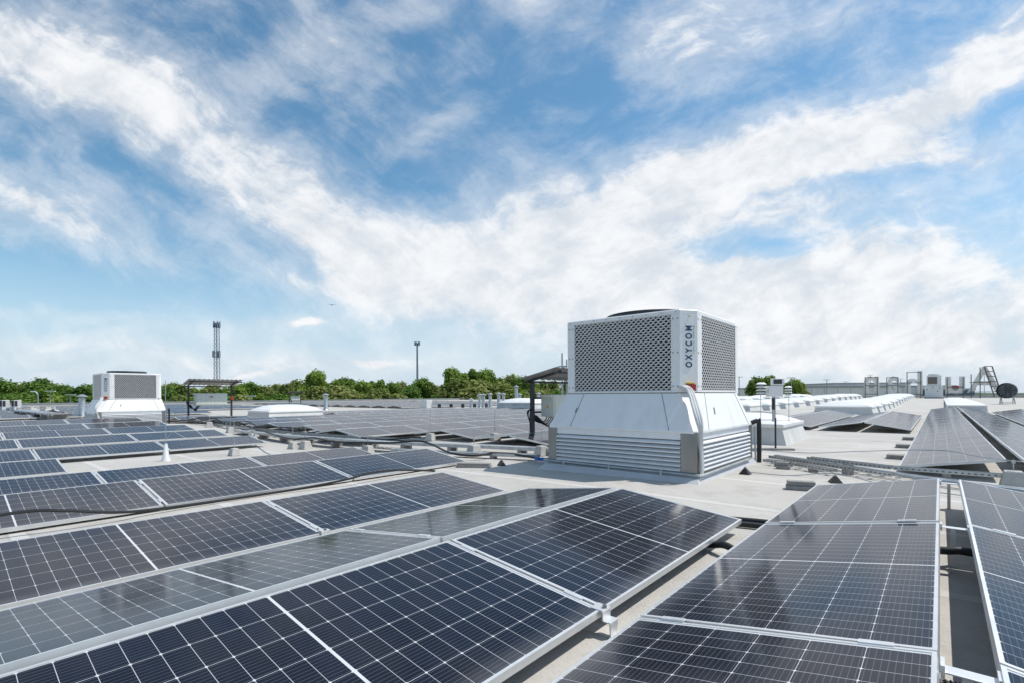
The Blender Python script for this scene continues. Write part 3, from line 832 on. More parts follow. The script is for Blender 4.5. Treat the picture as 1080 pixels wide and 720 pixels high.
tray([(-2.02, 8.62, .10), (-1.45, 8.28, .10), (-.42, 7.66, .09)], .10, 'perforated steel cable tray leaving the big cooling unit toward the long rows')
tray([(-1.5, 8.60, .12), (-.46, 8.14, .12), (.58, 8.12, .12), (3.0, 8.12, .12)], .10, 'perforated steel cable tray ending at the tapered concrete foot')
tray([(-2.05, 8.34, .07), (-1.62, 8.18, .07), (-1.05, 7.75, .07)], .08, 'short slotted tray lying low beside the grey paver')
def cable(name, pts, r, m, label, cat='cable', sm=6, n=8, group=None):
    pts = [Vector(p) for p in pts]
    b = MB(); o = pts[0].copy(); o.z = rz(o.x, o.y)
    b.tube([p - o for p in pts], r, n, sm)
    ob = b.build(name, m, None, 0, True); ob.location = o
    return tag(ob, label, cat, group)
for k in range(2):
    cable('steel_pipe', [(-2.05, 8.95 + .10 * k, .07), (-1.3, 8.42 + .11 * k, .075), (-.45, 7.86 + .10 * k, .07), (.10, 7.55 + .1 * k, .07), (1.0, 7.2 + .1 * k, .07)], .022, M['galv'],
          ['round steel conduit beside the perforated trays, the front one of a pair', 'round steel conduit beside the perforated trays, the back one of a pair'][k], 'pipe', 4)
cable('lightning_wire', [(-2.5, 8.98, .16), (-1.6, 9.02, .15), (-.9, 9.05, .22), (0, 9.0, .30), (.62, 8.1, .30), (2.2, 8.0, .28)], .006, M['galv'], 'thin lightning wire running across the roof to the concrete foot', 'wire', 8)
cable('lightning_wire', [(-2.05, 7.36, .012), (-1.5, 7.22, .03), (-.98, 7.24, .10), (-.4, 7.05, .04), (.5, 6.9, .02)], .006, M['galv'], 'thin wire across the bare roof over the small black pyramid', 'wire', 8)
for q, (u, v, lb) in enumerate(((786, 499.5, 'small black pyramid stand at the corner of the big cooling unit'), (881, 508.5, 'small black pyramid stand in front of the perforated trays'), (529, 488, 'small dark pyramid stand on the bare roof before the cable trays'))):
    p = gp(u, v, 0); t = thing('wire_stand', lb, 'stand', (p.x, p.y, rz(p.x, p.y)), .4 * q)
    b = MB(); b.frus((-.07, -.07, .07, .07), 0, (-.015, -.015, .015, .015), .085); b.build('pyramid', M['black'], t, .006)
    b = MB(); b.cbox((0, 0, .092), (.03, .02, .02)); b.build('clip', M['galv'], t)
def paver(u, v, zg, dx, dy, label, rot=0, h=.06, n=2, gap=.02):
    p = gp(u, v, zg); z = rz(p.x, p.y)
    b = MB()
    b.box(-dx / 2, -dy / 2, 0, dx / 2, dy / 2, h)
    if n > 1: b.box(-dx / 2 + .01, -dy / 2 + .015, h + .001, dx / 2 - .015, dy / 2 - .01, 2 * h)
    o = b.build('ballast_block', M['paver'], None, .006); o.location = (p.x, p.y, z); o.rotation_euler = (0, 0, rot)
    tag(o, label, 'paving block', 'ballast blocks')
paver(845, 516, 0, .30, .14, 'grey ballast block stack next to the panel corner before the trays', .3, .05, 2)
paver(826, 494, 0, .18, .10, 'small grey block under the slotted tray by the cooling unit', .2, .05, 2)
paver(945, 483, 0, .24, .28, 'grey block at the edge of the long panel row, the front one of three', 0, .07, 1)
paver(953, 471.5, 0, .24, .28, 'grey block at the edge of the long panel row, the middle one of three', 0, .07, 1)
paver(959, 463.5, 0, .24, .28, 'grey block at the edge of the long panel row, the back one of three', 0, .07, 1)
paver(180, 534, -.09, .20, .24, 'pale ballast block under the lower edge of the third row, by the black cable', .1, .05, 1)
paver(206, 529, -.09, .24, .20, 'pale ballast block beside the frame joint of the third row', -.2, .05, 1)
paver(372, 508, -.09, .24, .2, 'grey ballast block lying where the black cable rises over the panel edge', 0, .05, 1)
paver(500, 491.5, -.03, .55, .16, 'low grey block pair at the corner of the third panel row', .5, .035, 2)
# galvanised covered trays along the aisle
tray([(-5.0, 7.5, .09), (-7.0, 7.1, .08), (-9.3, 6.55, .06), (-13.0, 6.35, .02), (-17.0, 6.4, .0)], .22, 'covered galvanised tray along the aisle behind the front array', .06, True)
tray([(-5.2, 6.75, .05), (-6.9, 6.35, .02), (-8.4, 6.1, .0)], .12, 'narrow covered tray branching toward the third panel row', .05, True)
tray([(-8.6, 7.0, .10), (-13.0, 6.75, .06), (-19.5, 6.85, .08), (-25.5, 7.9, .10)], .16, 'long open tray full of black cables running to the far shelter', .06, False)
rr = random.Random(11)
for k in range(5):
    pts = []
    for i in range(12):
        x = -8.6 - i * 1.5; pts.append((x, 6.9 - .02 * i * .3 + .07 * max(0, i - 8) + rr.uniform(-.09, .09) + .03 * (k - 2), max(rz(x, 6.9), -.08) + .10 + .02 * (k % 3) + max(0, rr.uniform(-.25, .2))))
    cable('black_cable', pts, .014, M['black'], 'black cable snaking along the long open tray to the far shelter', group='cables on the long open tray')
cable('black_cable', [W(372, 466, .1), W(410, 466.5, .12), W(440, 464.5, .16), W(455, 468, .12), W(475, 477, .05), W(500, 480, .04), W(520, 477.5, .06), W(545, 479, .06), W(575, 484, .05), W(583, 483, .10)], .020, M['black'], 'thick black hose curving over the trays to the big cooling unit')
cable('black_cable', [W(262, 449, .12), W(290, 458, .2), W(310, 462.5, .2), W(330, 461, .22), W(352, 465, .12), W(372, 466, .1)], .018, M['black'], 'black cable looping over the edge of the array behind the trays')
b = MB()
for u in (566.5, 572): 
    q = W(u, 483 + (u - 566) * .1, .055); b.bar(q - Vector((.03, .01, 0)), q + Vector((.03, .01, 0)), .05, .05)
o = b.build('hose_coupling', M['blue']); tag(o, 'blue hose coupling on the thick black hose by the cooling unit', 'coupling')
cable('black_cable', [(-5.72, -.5, .10), (-5.70, .42, .16), (-5.66, .75, .13), (-5.68, 1.1, .05), (-5.80, 1.5, .0), (-5.86, 2.4, -.02), (-5.78, 3.0, .0), (-5.66, 3.45, .05), (-5.7, 3.8, .08), (-5.75, 4.3, .05), (-5.72, 4.9, -.03)], .014, M['black'], 'black cable lying along the lower edge of the third panel row')
# dark hoses in the bare strip and in the ridge gap
for pts, r_, lb in (([(-1.6, 3.62, .035), (-1.25, 3.53, .042), (-1.10, 3.47, .075), (-.96, 3.43, .045), (-.7, 3.4, .035)], .024, 'fat black hose bulging out between the two panel rows'),
                    ([(-1.6, 4.20, .03), (-1.05, 4.34, .03), (-.5, 4.42, .03)], .024, 'black hose crossing the strip at the panel corner, lower of two'),
                    ([(-1.6, 4.27, .045), (-1.05, 4.41, .05), (-.5, 4.48, .045)], .022, 'black hose crossing the strip at the panel corner, upper of two'),
                    ([(-.4, 3.98, .1), (.0, 4.0, .13), (.12, 4.02, .14), (.5, 4.05, .1)], .024, 'black hose in the ridge gap under the aluminium link')):
    cable('black_hose', pts, r_, M['black'], lb, 'hose', 6, 12)
pts = [Vector(p) for p in ((-.35, 2.10, .13), (0, 2.13, .14), (.1, 2.14, .15), (.16, 2.15, .17), (.4, 2.2, .16))]
sp_ = spline(pts, 40)
b = MB(); b.tube([p - Vector((0, 2.1, 0)) for p in sp_], lambda i: .020 if i % 3 else .0245, 12)
o = b.build('corrugated_hose', M['black'], None, 0, True); o.location = (0, 2.1, 0); tag(o, 'black corrugated hose crossing the ridge gap between two near panels', 'hose')

# ------------------------------------------------------------------ weather mast
wx, wy = gp(818, 474, 0).xy
t = thing('weather_mast', 'thin mast with radiation shields and small panel in front of the white skylight', 'weather station', (wx, wy, 0), R(35))
b = MB(); b.box(-.75, -.09, .0, .32, .09, .035); b.build('base_plank', M['paver'], t, .004)
b = MB(); b.tube([(0, 0, .03), (0, 0, .62)], .018, 8); b.build('pole', M['blacksteel'], t)
b = MB(); b.tube([(-.02, .02, .55), (-.02, .02, 1.28)], .032, 10); b.build('upper_tube', M['galv'], t)
b = MB(); b.box(-.14, -.05, 1.03, .13, .10, 1.24); b.build('logger_box', M['white'], t, .01)
b = MB(); b.box(-.09, -.06, 1.25, .15, .0, 1.38); b.build('sensor_box', M['white'], t, .008)
b = MB(); b.box(-.055, -.066, 1.275, .10, -.0605, 1.36); b.build('sensor_window', M['glassdark'], t)
b = MB()
for k in range(4): b.lathe([(.055, 1.10 + .06 * k), (.095, 1.085 + .06 * k), (.095, 1.095 + .06 * k), (.05, 1.125 + .06 * k)], (-.26, 0, 0), 14); b.lathe([(.04, 1.06 + .05 * k), (.065, 1.05 + .05 * k), (.065, 1.06 + .05 * k), (.035, 1.08 + .05 * k)], (.24, 0, 0), 14)
b.build('radiation_shield', M['white'], t, 0, True)
b = MB(); b.tube([(-.27, 0, .55), (-.27, 0, 1.32)], .006, 6); b.tube([(.25, 0, .55), (.25, 0, 1.25)], .006, 6); b.tube([(-.3, 0, .58), (.27, 0, .58)], .006, 6); b.build('bracket_rod', M['galv'], t)
b = MB(); b.box(-.07, -.06, .78, -.03, .0, 1.0); b.build('junction_box', M['blacksteel'], t, .005)

# ------------------------------------------------------------------ vents, far roof furniture
def vent_pipe(u, v, d, h, r, label, cap=True, m='galv'):
    q = dp(u, v, d); z = rz(q.x, q.y)
    t = thing('vent_pipe', label, 'vent pipe', (q.x, q.y, z), group=None)
    b = MB(); b.lathe([(r * 1.5, 0), (r * 1.3, .08), (r, .14), (r, h)], n=16); b.build('pipe', M[m], t, 0, True)
    if cap:
        b = MB(); b.lathe([(r * 1.12, h + .04), (r * 1.75, h + .06), (r * 1.75, h + .09), (r * .4, h + .20), (.01, h + .21)], n=16); b.build('rain_cap', M['galv'], t, 0, True)
        b = MB()
        for a in range(4): b.bar((r * .9 * math.cos(a * 1.57), r * .9 * math.sin(a * 1.57), h - .02), (r * 1.1 * math.cos(a * 1.57), r * 1.1 * math.sin(a * 1.57), h + .07), .015, .015)
        b.build('cap_strut', M['blacksteel'], t)
vent_pipe(86.5, 440, 27.5, 1.12, .15, 'galvanised vent pipe with rain cap in front of the far cooling unit')
vent_pipe(343.5, 431, 40, 1.15, .16, 'grey vent pipe with flat cap standing alone before the tree line')
for i, (u, h) in enumerate(((497, .7), (506, 1.1), (510, 1.1), (517, 1.15), (526, 1.2), (531, 1.15), (544.5, 1.8), (548, 1.1), (568, 1.2))):
    vent_pipe(u, 424, 44 + (i % 3) * 1.5, h, .14, 'galvanised vent pipe, %s from the pipe rack in the cluster behind the dome skylight' % ordn(i + 1))
# low pipe rack
t = thing('pipe_rack', 'low steel pipe rack with pale box at one end before the tree line', 'pipe rack', dp(480, 428, 40))
q0, q1 = dp(450, 425, 41), dp(512, 425, 41); o_ = Vector(t.location)
q0.z = q1.z = .45
b = MB()
for k in range(2): b.tube([q0 - o_ + Vector((0, .2 * k, 0)), q1 - o_ + Vector((0, .2 * k, 0))], .06, 8)
b.build('pipe', M['galv'], t)
for k in range(6):
    q = q0.lerp(q1, k / 5) - o_; MB().box(q.x - .04, q.y - .04, rz(-25, 25) - o_.z, q.x + .04, q.y + .24, q.z - .05).build('stand', M['blacksteel'], t)
b = MB(); q = q0 - o_; b.box(q.x - .35, q.y - .3, rz(-25, 25) - o_.z, q.x + .35, q.y + .3, .75 - o_.z); b.build('end_box', M['hall2'], t, .02)
# far-left clutter
for i, (u, lb) in enumerate(((5, 'dark fronted pale vent box on the roof, first from the photo edge'), (17.5, 'dark fronted pale vent box on the roof, second from the photo edge'))):
    q = dp(u, 430, 36); t = thing('vent_box', lb, 'vent box', (q.x, q.y, rz(q.x, q.y)), R(10))
    b = MB(); b.box(-.25, -.2, 0, .25, .2, .95); b.build('casing', M['hall2'], t, .02)
    b = MB(); b.box(-.2, -.215, .5, .2, -.202, .9); b.box(.2515, -.17, .5, .26, -.02, .9); b.build('grille', M['dark'], t)
for i in range(5):
    q = dp(20 + i * 9 + (i % 2) * 3, 433 + i * .6, 31 + (i % 3)); o = MB()
    o.frus((-.4, -.35, .4, .35), 0, (-.25, -.2, .25, .2), .35 + .1 * (i % 2)); o.box(-.15, -.1, .3, .15, .1, .55)
    ob = o.build('concrete_weight', M['conc'], None, .03); ob.location = (q.x, q.y, rz(q.x, q.y)); ob.rotation_euler = (0, 0, i * .7)
    tag(ob, 'weathered concrete weight, %s of the heap past the front array' % ordn(i + 1), 'concrete weight', 'concrete weights')
q0, q1 = dp(22, 434, 29), dp(66, 440, 25); q0.z = .38; q1.z = .24
tray([q0, q1], .7, 'broad sloping galvanised tray cover at the far corner of the front array', .08, True)
for k in range(4):
    a = dp(36 + k * 3, 431, 30); c = dp(70 - k, 438.5 - k * .6, 27 + k * .5); a.z = c.z = rz(a.x, a.y) + .16 + .03 * k
    mid = a.lerp(c, .5); mid.z += .18
    cable('black_cable', [a, a.lerp(c, .25) + Vector((.2, .2, .12)), mid, a.lerp(c, .75) - Vector((.2, .2, -.1)), c], .05, M['black'], 'black cable arching behind the broad tray cover', group='cables behind the tray cover')
# service pole behind the near shelter
q = dp(593, 400, 20); t = thing('antenna_pole', 'thin pole with hooked pipe rising behind the near shelter', 'pole', (q.x, q.y, rz(q.x, q.y)))
b = MB(); b.tube([(0, 0, 0), (0, 0, 2.75)], .035, 8); b.tube([(.15, .1, 0), (.15, .1, 2.5)], .03, 8); b.build('pole', M['galv'], t)
b = MB(); b.tube([(-.12, -.15, 2.2 - .55), (-.12, -.15, 2.12), (-.05, -.1, 2.22), (.15, .1, 2.22)], .03, 8, 4); b.build('hooked_pipe', M['galv'], t)

# far hvac box, fan, small tree in a pot area
q = dp(985, 419, 68); t = thing('air_handler', 'pale air handling unit with grey grille in front of the sign letters', 'air handler', (q.x, q.y, rz(q.x, q.y)))
b = MB(); b.box(-.95, -.8, .1, .95, .8, 1.75); b.build('lower_casing', M['hall2'], t, .03)
b = MB(); b.box(-.75, -.7, 1.753, .78, .7, 3.1); b.lathe([(.6, 3.1), (.6, 3.3)], n=20); b.build('upper_casing', M['hall2'], t, .03)
b = MB(); b.box(-.62, -.72, 1.95, .35, -.703, 2.9); b.build('grille', M['rust'], t)
b = MB()
for x, z in ((-.7, 1.2), (-.1, 1.5), (.4, 1.0), (.6, 1.4)): b.box(x - .06, -.81, z - .06, x + .06, -.803, z + .06)
b.box(-1.0, -.85, 0, 1.0, .85, .098); b.build('access_latch', M['blacksteel'], t)
q = dp(1062, 423, 40); t = thing('drum_fan', 'round black drum fan on legs at the roof edge by the letter frame', 'fan', (q.x, q.y, rz(q.x, q.y)), R(-25))
zc = CH + .12 + .0
z0 = zc - rz(q.x, q.y)
b = MB(); Rf = .62
b.rings([[(Rf * math.cos(a * math.pi / 16), y, z0 + Rf * math.sin(a * math.pi / 16)) for a in range(32)] for y in (-.14, .14)], False, False); 
sh_ = b.build('drum', M['fanm'], t, 0, True); so_ = sh_.modifiers.new('solid', 'SOLIDIFY'); so_.thickness = .03
b = MB()
for y in (-.15,):
    for r_ in (.1, .2, .3, .4, .5, .6):
        b.tube([(r_ * math.cos(a * math.pi / 12), y, z0 + r_ * math.sin(a * math.pi / 12)) for a in range(25)], .010, 5)
    for a in range(12): b.bar((0, y, z0), (Rf * math.cos(a * math.pi / 6), y, z0 + Rf * math.sin(a * math.pi / 6)), .02, .02)
b.build('guard', M['fanm'], t)
b = MB(); b.rings([[(Rf * .96 * math.cos(a * math.pi / 16), y, z0 + Rf * .96 * math.sin(a * math.pi / 16)) for a in range(32)] for y in (.15, .16)]); b.build('back_mesh', M['antenna'], t)
b = MB()
for a in range(6):
    an = a * math.pi / 3; d = Vector((math.cos(an), 0, math.sin(an))); e_ = Vector((-math.sin(an), .5, math.cos(an)))
    b.bar(Vector((0, 0, z0)) + d * .1, Vector((0, 0, z0)) + d * .56, .22, .02)
b.lathe([(.13, -.1), (.13, .1)], (0, 0, z0), 12); b.build('blade_rotor', M['antenna'], t)
b = MB()
for x in (-.4, .4): b.bar((x, -.1, 0), (x * .9, 0, z0 - .3), .06, .06); b.bar((x, .3, 0), (x * .9, 0, z0 - .3), .06, .06)
b.bar((-.4, 0, .1), (.4, 0, .1), .06, .06); b.build('leg_frame', M['galv'], t)

# ------------------------------------------------------------------ roof letters seen from behind
YS = 92.0
def xat(u): r = ray(u, 415); return r.x * YS / r.y
def zat(u, v): r = ray(u, v); return CH + r.z * YS / r.y
t = thing('roof_sign', 'row of big roof letters on steel frames, seen from behind', 'roof sign', (0, YS, rz(0, YS)))
LET = [('n', 911, 927, 396.5, 415.5), ('a', 934, 948.5, 396.5, 415.5), ('h', 955, 973, 391, 415.5), ('c', 978, 992, 396.5, 415.5), ('u', 997, 1018, 396.5, 415.5), ('A', 1020, 1057, 386, 413.5)]
fr = MB()
zr0 = rz(0, YS)
for chh, u0, u1, v0, v1 in LET:
    xa, xb = xat(u0), xat(u1); um = (u0 + u1) / 2
    zA, zB = zat(um, v1), zat(um, v0)
    me = fit_mesh(text_mesh(chh, .12, offset=.018 if chh != 'A' else .01), xb - xa, zB - zA)
    me.materials.clear(); me.materials.append(M['sign'])
    o = bpy.data.objects.new('letter', me); C.objects.link(o); o.parent = t
    o.rotation_euler = (R(90), 0, R(180)); o.location = ((xa + xb) / 2, .3, (zA + zB) / 2 - zr0)
    w = xb - xa
    for f in ((.1, .9) if chh != 'A' else (.12, .38)):
        fr.box(xa + w * f - .05, -.15, 0, xa + w * f + .05, 0, zB - zr0 - .1 - (.9 if chh == 'A' and f < .2 else 0))
    for zz in ((zA + .05, zA + (zB - zA) * .5, zB - .15) if chh not in 'uA' else (zA + .1, zA + (zB - zA) * .4)):
        fr.box(xa + w * .06, -.01, zz - zr0 - .04, xa + w * (.94 if chh != 'A' else .7), .12, zz - zr0 + .04)
    if chh == 'A':
        for dxx in (0, .75):
            fr.bar((xa + w * .5 + dxx, -.1, zB - zr0), (xb - .75 + dxx, -.1, .2), .14, .14)
        for k in range(6):
            f = k / 6; fr.bar((xa + w * .5 + (xb - .75 - xa - w * .5) * f, -.1, (zB - zr0) * (1 - f) + .2 * f), (xa + w * .5 + .75 + (xb - .75 - xa - w * .5) * f, -.1, (zB - zr0) * (1 - f) + .2 * f), .09, .09)
fr.build('steel_frame', M['rust'], t)

# ------------------------------------------------------------------ beyond the roof
def building(name, label, u0, u1, vt, d, depth, m, loc_extra=()):
    a, c = dp(u0, vt, d), dp(u1, vt, d)
    t = thing(name, label, 'building', ((a.x + c.x) / 2, (a.y + c.y) / 2, -9), math.atan2(c.y - a.y, c.x - a.x))
    w = (c - a).length; h = a.z + 9
    b = MB(); b.box(-w / 2, 0, 0, w / 2, depth, h); b.build('wall', m, t)
    b = MB(); b.box(-w / 2 - .2, -.2, h + .002, w / 2 + .2, depth + .2, h + .5); b.build('roof_edge', M['parapet'], t)
    return t, w, h
t, w, h = building('warehouse', 'long beige hall with vertical cladding behind the white skylights', 842, 1008, 408.5, 150, 40, M['hall'])
b = MB()
for k in range(1, 12): b.box(-w / 2 + w * k / 12 - .12, -.1, 0, -w / 2 + w * k / 12 + .12, -.004, h); 
b.build('cladding_joint', M['hall2'], t)
t, w, h = building('warehouse', 'taller pale hall with dark roof windows rising behind the beige hall', 880, 960, 404.5, 195, 50, M['hall2'])
b = MB()
for k in range(6): b.box(-w / 2 + w * (k + 1) / 7 - 1.5, -.15, h - 2.2, -w / 2 + w * (k + 1) / 7 + 1.3, -.004, h - .9)
b.build('window', M['glassdark'], t)
t, w, h = building('storage_hall', 'low blue grey hall below the capital letter of the sign', 1003, 1028, 411, 140, 18, M['bluesteel'])
b = MB(); b.box(-w * .05, 1, h + .503, w * .1, 3, h + 1.3); b.build('roof_hatch', M['red'], t)

def leaf_crown(rr, Rw, H, nl, nleaf, size):
    """leaf faces spread through several lobes of a crown"""
    bm = bmesh.new()
    lobes = []
    for k in range(nl):
        a = rr.uniform(0, 6.28); q = rr.random() ** .6
        zz = rr.uniform(.12, .86); rad = Rw * .85 * (1 - zz) ** .55 
        lobes.append((Vector((math.cos(a) * rad * q, math.sin(a) * rad * q, zz * H)), Rw * rr.uniform(.24, .42)))
    lobes.append((Vector((0, 0, H * .84)), Rw * .33))
    for k in range(nleaf):
        c, r_ = rr.choice(lobes); r_ *= 1.05 - .25 * c.z / H
        d = Vector((rr.gauss(0, 1), rr.gauss(0, 1), rr.gauss(0, 1))).normalized() * r_ * (rr.random() ** .45) * rr.uniform(.85, 1.22)
        p = c + d
        n = (d.normalized() + Vector((rr.gauss(0, .6), rr.gauss(0, .6), rr.gauss(0, .6) + .3))).normalized()
        x = n.orthogonal().normalized(); x = Matrix.Rotation(rr.uniform(0, 6.28), 3, n) @ x; y = n.cross(x)
        s = size * rr.uniform(.6, 1.4); s2 = s * rr.uniform(.5, .8)
        bm.faces.new([bm.verts.new(p + q_) for q_ in (x * s, y * s2 + n * s * .15, -x * s, -y * s2 + n * s * .15)])
    return bm
def tree_proto(seed, Rw, H, trunk, m, nl, nleaf, size):
    rr = random.Random(seed)
    bm = leaf_crown(rr, Rw, H, nl, nleaf, size)
    q = MB(); q.bm.free(); q.bm = bm
    me = bpy.data.meshes.new('crown'); bm.to_mesh(me); bm.free(); me.materials.append(m)
    b = MB()
    b.tube([(0, 0, 0), (.1, .05, trunk * .6), (.05, -.05, trunk + H * .4), (0, 0, trunk + H * .75)], lambda i: .32 * (1 - i / 22), 8, 6)
    for k in range(6):
        a = rr.uniform(0, 6.28); z0_ = trunk + H * rr.uniform(.0, .4)
        b.tube([(0, 0, z0_), (math.cos(a) * Rw * .3, math.sin(a) * Rw * .3, z0_ + H * .12), (math.cos(a) * Rw * .6, math.sin(a) * Rw * .6, z0_ + H * .32)], lambda i: .13 * (1 - i / 14), 6, 5)
    to = b.build('trunk', M['bark'])
    tm = to.data; bpy.data.objects.remove(to)
    return me, tm, trunk, H
TP = [tree_proto(1, 4.2, 9.5, 3.0, M['leaf1'], 22, 6500, .24), tree_proto(2, 3.6, 8.5, 3.0, M['leaf2'], 20, 5500, .23), tree_proto(3, 4.8, 9.0, 3.2, M['leaf3'], 24, 6500, .25),
      tree_proto(4, 3.2, 10.5, 2.6, M['leaf1'], 20, 5500, .23), tree_proto(5, 4.5, 7.5, 2.5, M['leaf2'], 22, 6000, .24)]
def tree(u, vt, d, k, label, group, base=-9.0, sx=1.0):
    q = dp(u, vt, d)
    cm, tm, tr, H = TP[k]
    s = (q.z - base) / (tr + H * 1.02) * random.uniform(.97, 1.05)
    t = thing('leafy_tree', label, 'tree', (q.x, q.y, base), random.uniform(0, 6.28), group)
    t.scale = (s * sx, s * sx, s)
    o = bpy.data.objects.new('crown', cm); C.objects.link(o); o.parent = t; o.location = (0, 0, tr)
    o = bpy.data.objects.new('trunk', tm); C.objects.link(o); o.parent = t
TL = [(-14, 404, 1), (-2, 401, 2), (8, 407, 1), (16, 405.5, 4), (26, 404, 1), (36, 398.5, 2), (45, 401, 2), (52, 405, 1), (60, 404.5, 4), (68, 405, 2), (77, 405.5, 1), (88, 402.5, 2), (97, 406, 4), (172, 405, 2), (182, 400.5, 0), (192, 404, 1),
      (202, 406, 4), (213, 407, 0), (224, 408, 4), (236, 407, 2), (247, 404, 0), (259, 401, 0), (270, 404.5, 2), (281, 405, 4), (291, 403.5, 1), (301, 405, 1), (312, 404, 4), (322, 401, 3), (331, 394.5, 0), (342, 400, 3), (353, 397.5, 3), (362, 402, 0), (371, 400, 3),
      (382, 403, 0), (392, 401, 3), (401, 399, 3), (412, 403.5, 0), (423, 403, 4), (434, 405.5, 2), (446, 402.5, 0), (457, 403.5, 1), (467, 405, 1), (480, 389.5, 0), (489, 388.5, 3), (499, 388, 3), (509, 389, 0), (519, 392.5, 3), (528, 398, 0), (539, 400.5, 4), (549, 398.5, 0),
      (561, 398.5, 3), (573, 400, 1), (585, 401, 1), (597, 402, 1), (610, 402, 0), (640, 404, 2), (680, 404, 2), (720, 404, 0)]
for i, (u, v, k) in enumerate(TL):
    v2 = v - (3.2 if 315 < u < 605 else 1.0) + random.uniform(-1.6, 1.6)
    tree(u, v2, 108 + 14 * ((i * 7) % 5) / 5 + (8 if k in (1, 4) else 0), k, 'green leafy tree, %s along the tree line behind the far parapet' % ordn(i + 1), 'tree line behind the far parapet', sx=[1.0, 1.0, 1.1, .85, 1.1][k])
    if i % 2 == 0: tree(u + 6, min(v + 8 + 3 * (i % 3), 414), 98, (k + 1) % 5, 'lower bushy tree in front of the %s tree of the tree line' % ordn(i + 1), 'tree line behind the far parapet', sx=1.5)
for u, v, k, sx, lb in ((801, 393, 0, 1.0, 'broad rounded tree behind the weather mast'), (811, 391.5, 3, 1.1, 'tall dense tree behind the sensor box of the weather mast'), (836, 395, 0, .95, 'rounded single tree right of the weather mast'), (845, 401, 1, .8, 'small yellowish tree at the end of the beige hall')):
    tree(u, v, 120, k, lb, None, sx=sx)
q = dp(907, 414.5, 60)
# far hills
xs_ = frange(-60, 60, 60)
def ridge(name, d0, h, u0, u1, seed):
    rr = random.Random(seed); bm = bmesh.new(); prev = None
    for i in range(81):
        u = u0 + (u1 - u0) * i / 80; q = dp(u, 415, d0); top = h * (.7 + .3 * math.sin(i * .21 + seed) * math.sin(i * .07)) + rr.uniform(-.6, .6)
        r_ = ray(u, 415); q2 = dp(u, 415, d0 + 250)
        ring = [bm.verts.new((q.x, q.y, -9)), bm.verts.new((q.x * 1.03, q.y * 1.03, -9 + top)), bm.verts.new((q2.x, q2.y, -9))]
        if prev:
            for a in range(2): bm.faces.new((prev[a], ring[a], ring[a + 1], prev[a + 1]))
        prev = ring
    me = bpy.data.meshes.new(name); bm.to_mesh(me); bm.free(); me.materials.append(M['hill'])
    o = bpy.data.objects.new(name, me); C.objects.link(o); return tag(o, kind='structure')
ridge('hills', 900, 15, -700, 1900, 2)

# towers
q = dp(228.5, 341, 150)
t = thing('lattice_tower', 'grey lattice tower crowned with antennas behind the far shelter', 'antenna tower', (q.x, q.y, -9), .5)
Ht = q.z + 9; w0, w1 = .62, .45
b = MB()
def cor(k, z):
    w = w0 + (w1 - w0) * z / Ht; return Vector((w * (1 if k in (0, 1) else -1), w * (1 if k in (1, 2) else -1), z))
for k in range(4): b.bar(cor(k, 0), cor(k, Ht), .17, .17)
nz = 24
for i in range(nz):
    z0_, z1_ = Ht * i / nz, Ht * (i + 1) / nz
    for k in range(4):
        b.bar(cor(k, z0_), cor((k + 1) % 4, z1_), .06, .06); b.bar(cor(k, z1_), cor((k + 1) % 4, z1_), .06, .06)
b.build('lattice', M['tower'], t)
b = MB()
for k in range(10):
    a = k * .628; b.box(-.14, -.1, Ht - 1.4, .14, .1, Ht + .5 * (k % 2), Matrix.Translation((.85 * math.cos(a), (.85) * math.sin(a), 0)) @ Matrix.Rotation(a, 4, 'Z'))
b.lathe([(.85, Ht - .8), (.85, Ht - .65)], n=12); b.build('antenna_ring', M['tower'], t)
b = MB()
for k in range(3):
    a = k * 2.1; zz = Ht * .72; b.box(-.3, -.25, zz - 1.2, .3, .25, zz + .8, Matrix.Translation((.85 * math.cos(a), .85 * math.sin(a), 0)))
b.build('antenna_panel', M['antenna'], t)
q = dp(440, 361.5, 160)
t = thing('mobile_mast', 'slim single mast with a small antenna crown above the tree line', 'antenna mast', (q.x, q.y, -9)); Ht = q.z + 9
b = MB(); b.tube([(0, 0, 0), (0, 0, Ht)], lambda i: .45 if i == 0 else .26, 10); b.build('mast_tube', M['tower'], t, 0, True)
b = MB()
for k in range(6):
    a = k * 1.047; b.box(-.11, -.1, Ht - .8, .11, .1, Ht + .4, Matrix.Translation((.8 * math.cos(a), .8 * math.sin(a), 0)))
b.lathe([(.8, Ht - .4), (.8, Ht - .28)], n=10); b.build('antenna_crown', M['tower'], t)
def lamp(u, vt, d, label, kind=0):
    q = dp(u, vt, d); t = thing('street_lamp', label, 'street lamp', (q.x, q.y, -9), group=None); H_ = q.z + 9
    b = MB(); b.tube([(0, 0, 0), (0, 0, H_)], .09, 8); b.build('pole', M['antenna'], t)
    b = MB(); a = Vector((CY, SY, 0))
    if kind == 0: b.bar(-a * .9 + Vector((0, 0, H_)), a * .9 + Vector((0, 0, H_)), .25, .14)
    else: b.tube([(0, 0, H_ - .3), -a * .4 + Vector((0, 0, H_ + .3)), -a * 1.3 + Vector((0, 0, H_ + .35))], .1, 6, 4)
    b.build('lamp_head', M['hall2'], t)
lamp(40, 414.5, 90, 'street lamp with curved arm before the trees past the front array', 1); lamp(53, 412, 92, 'street lamp with pale flat head before the trees near the vent pipe', 0); lamp(74, 415.5, 95, 'short street lamp before the trees right beside the vent pipe', 0); lamp(264, 417, 85, 'street lamp with flat head before the trees right of the far shelter', 0)
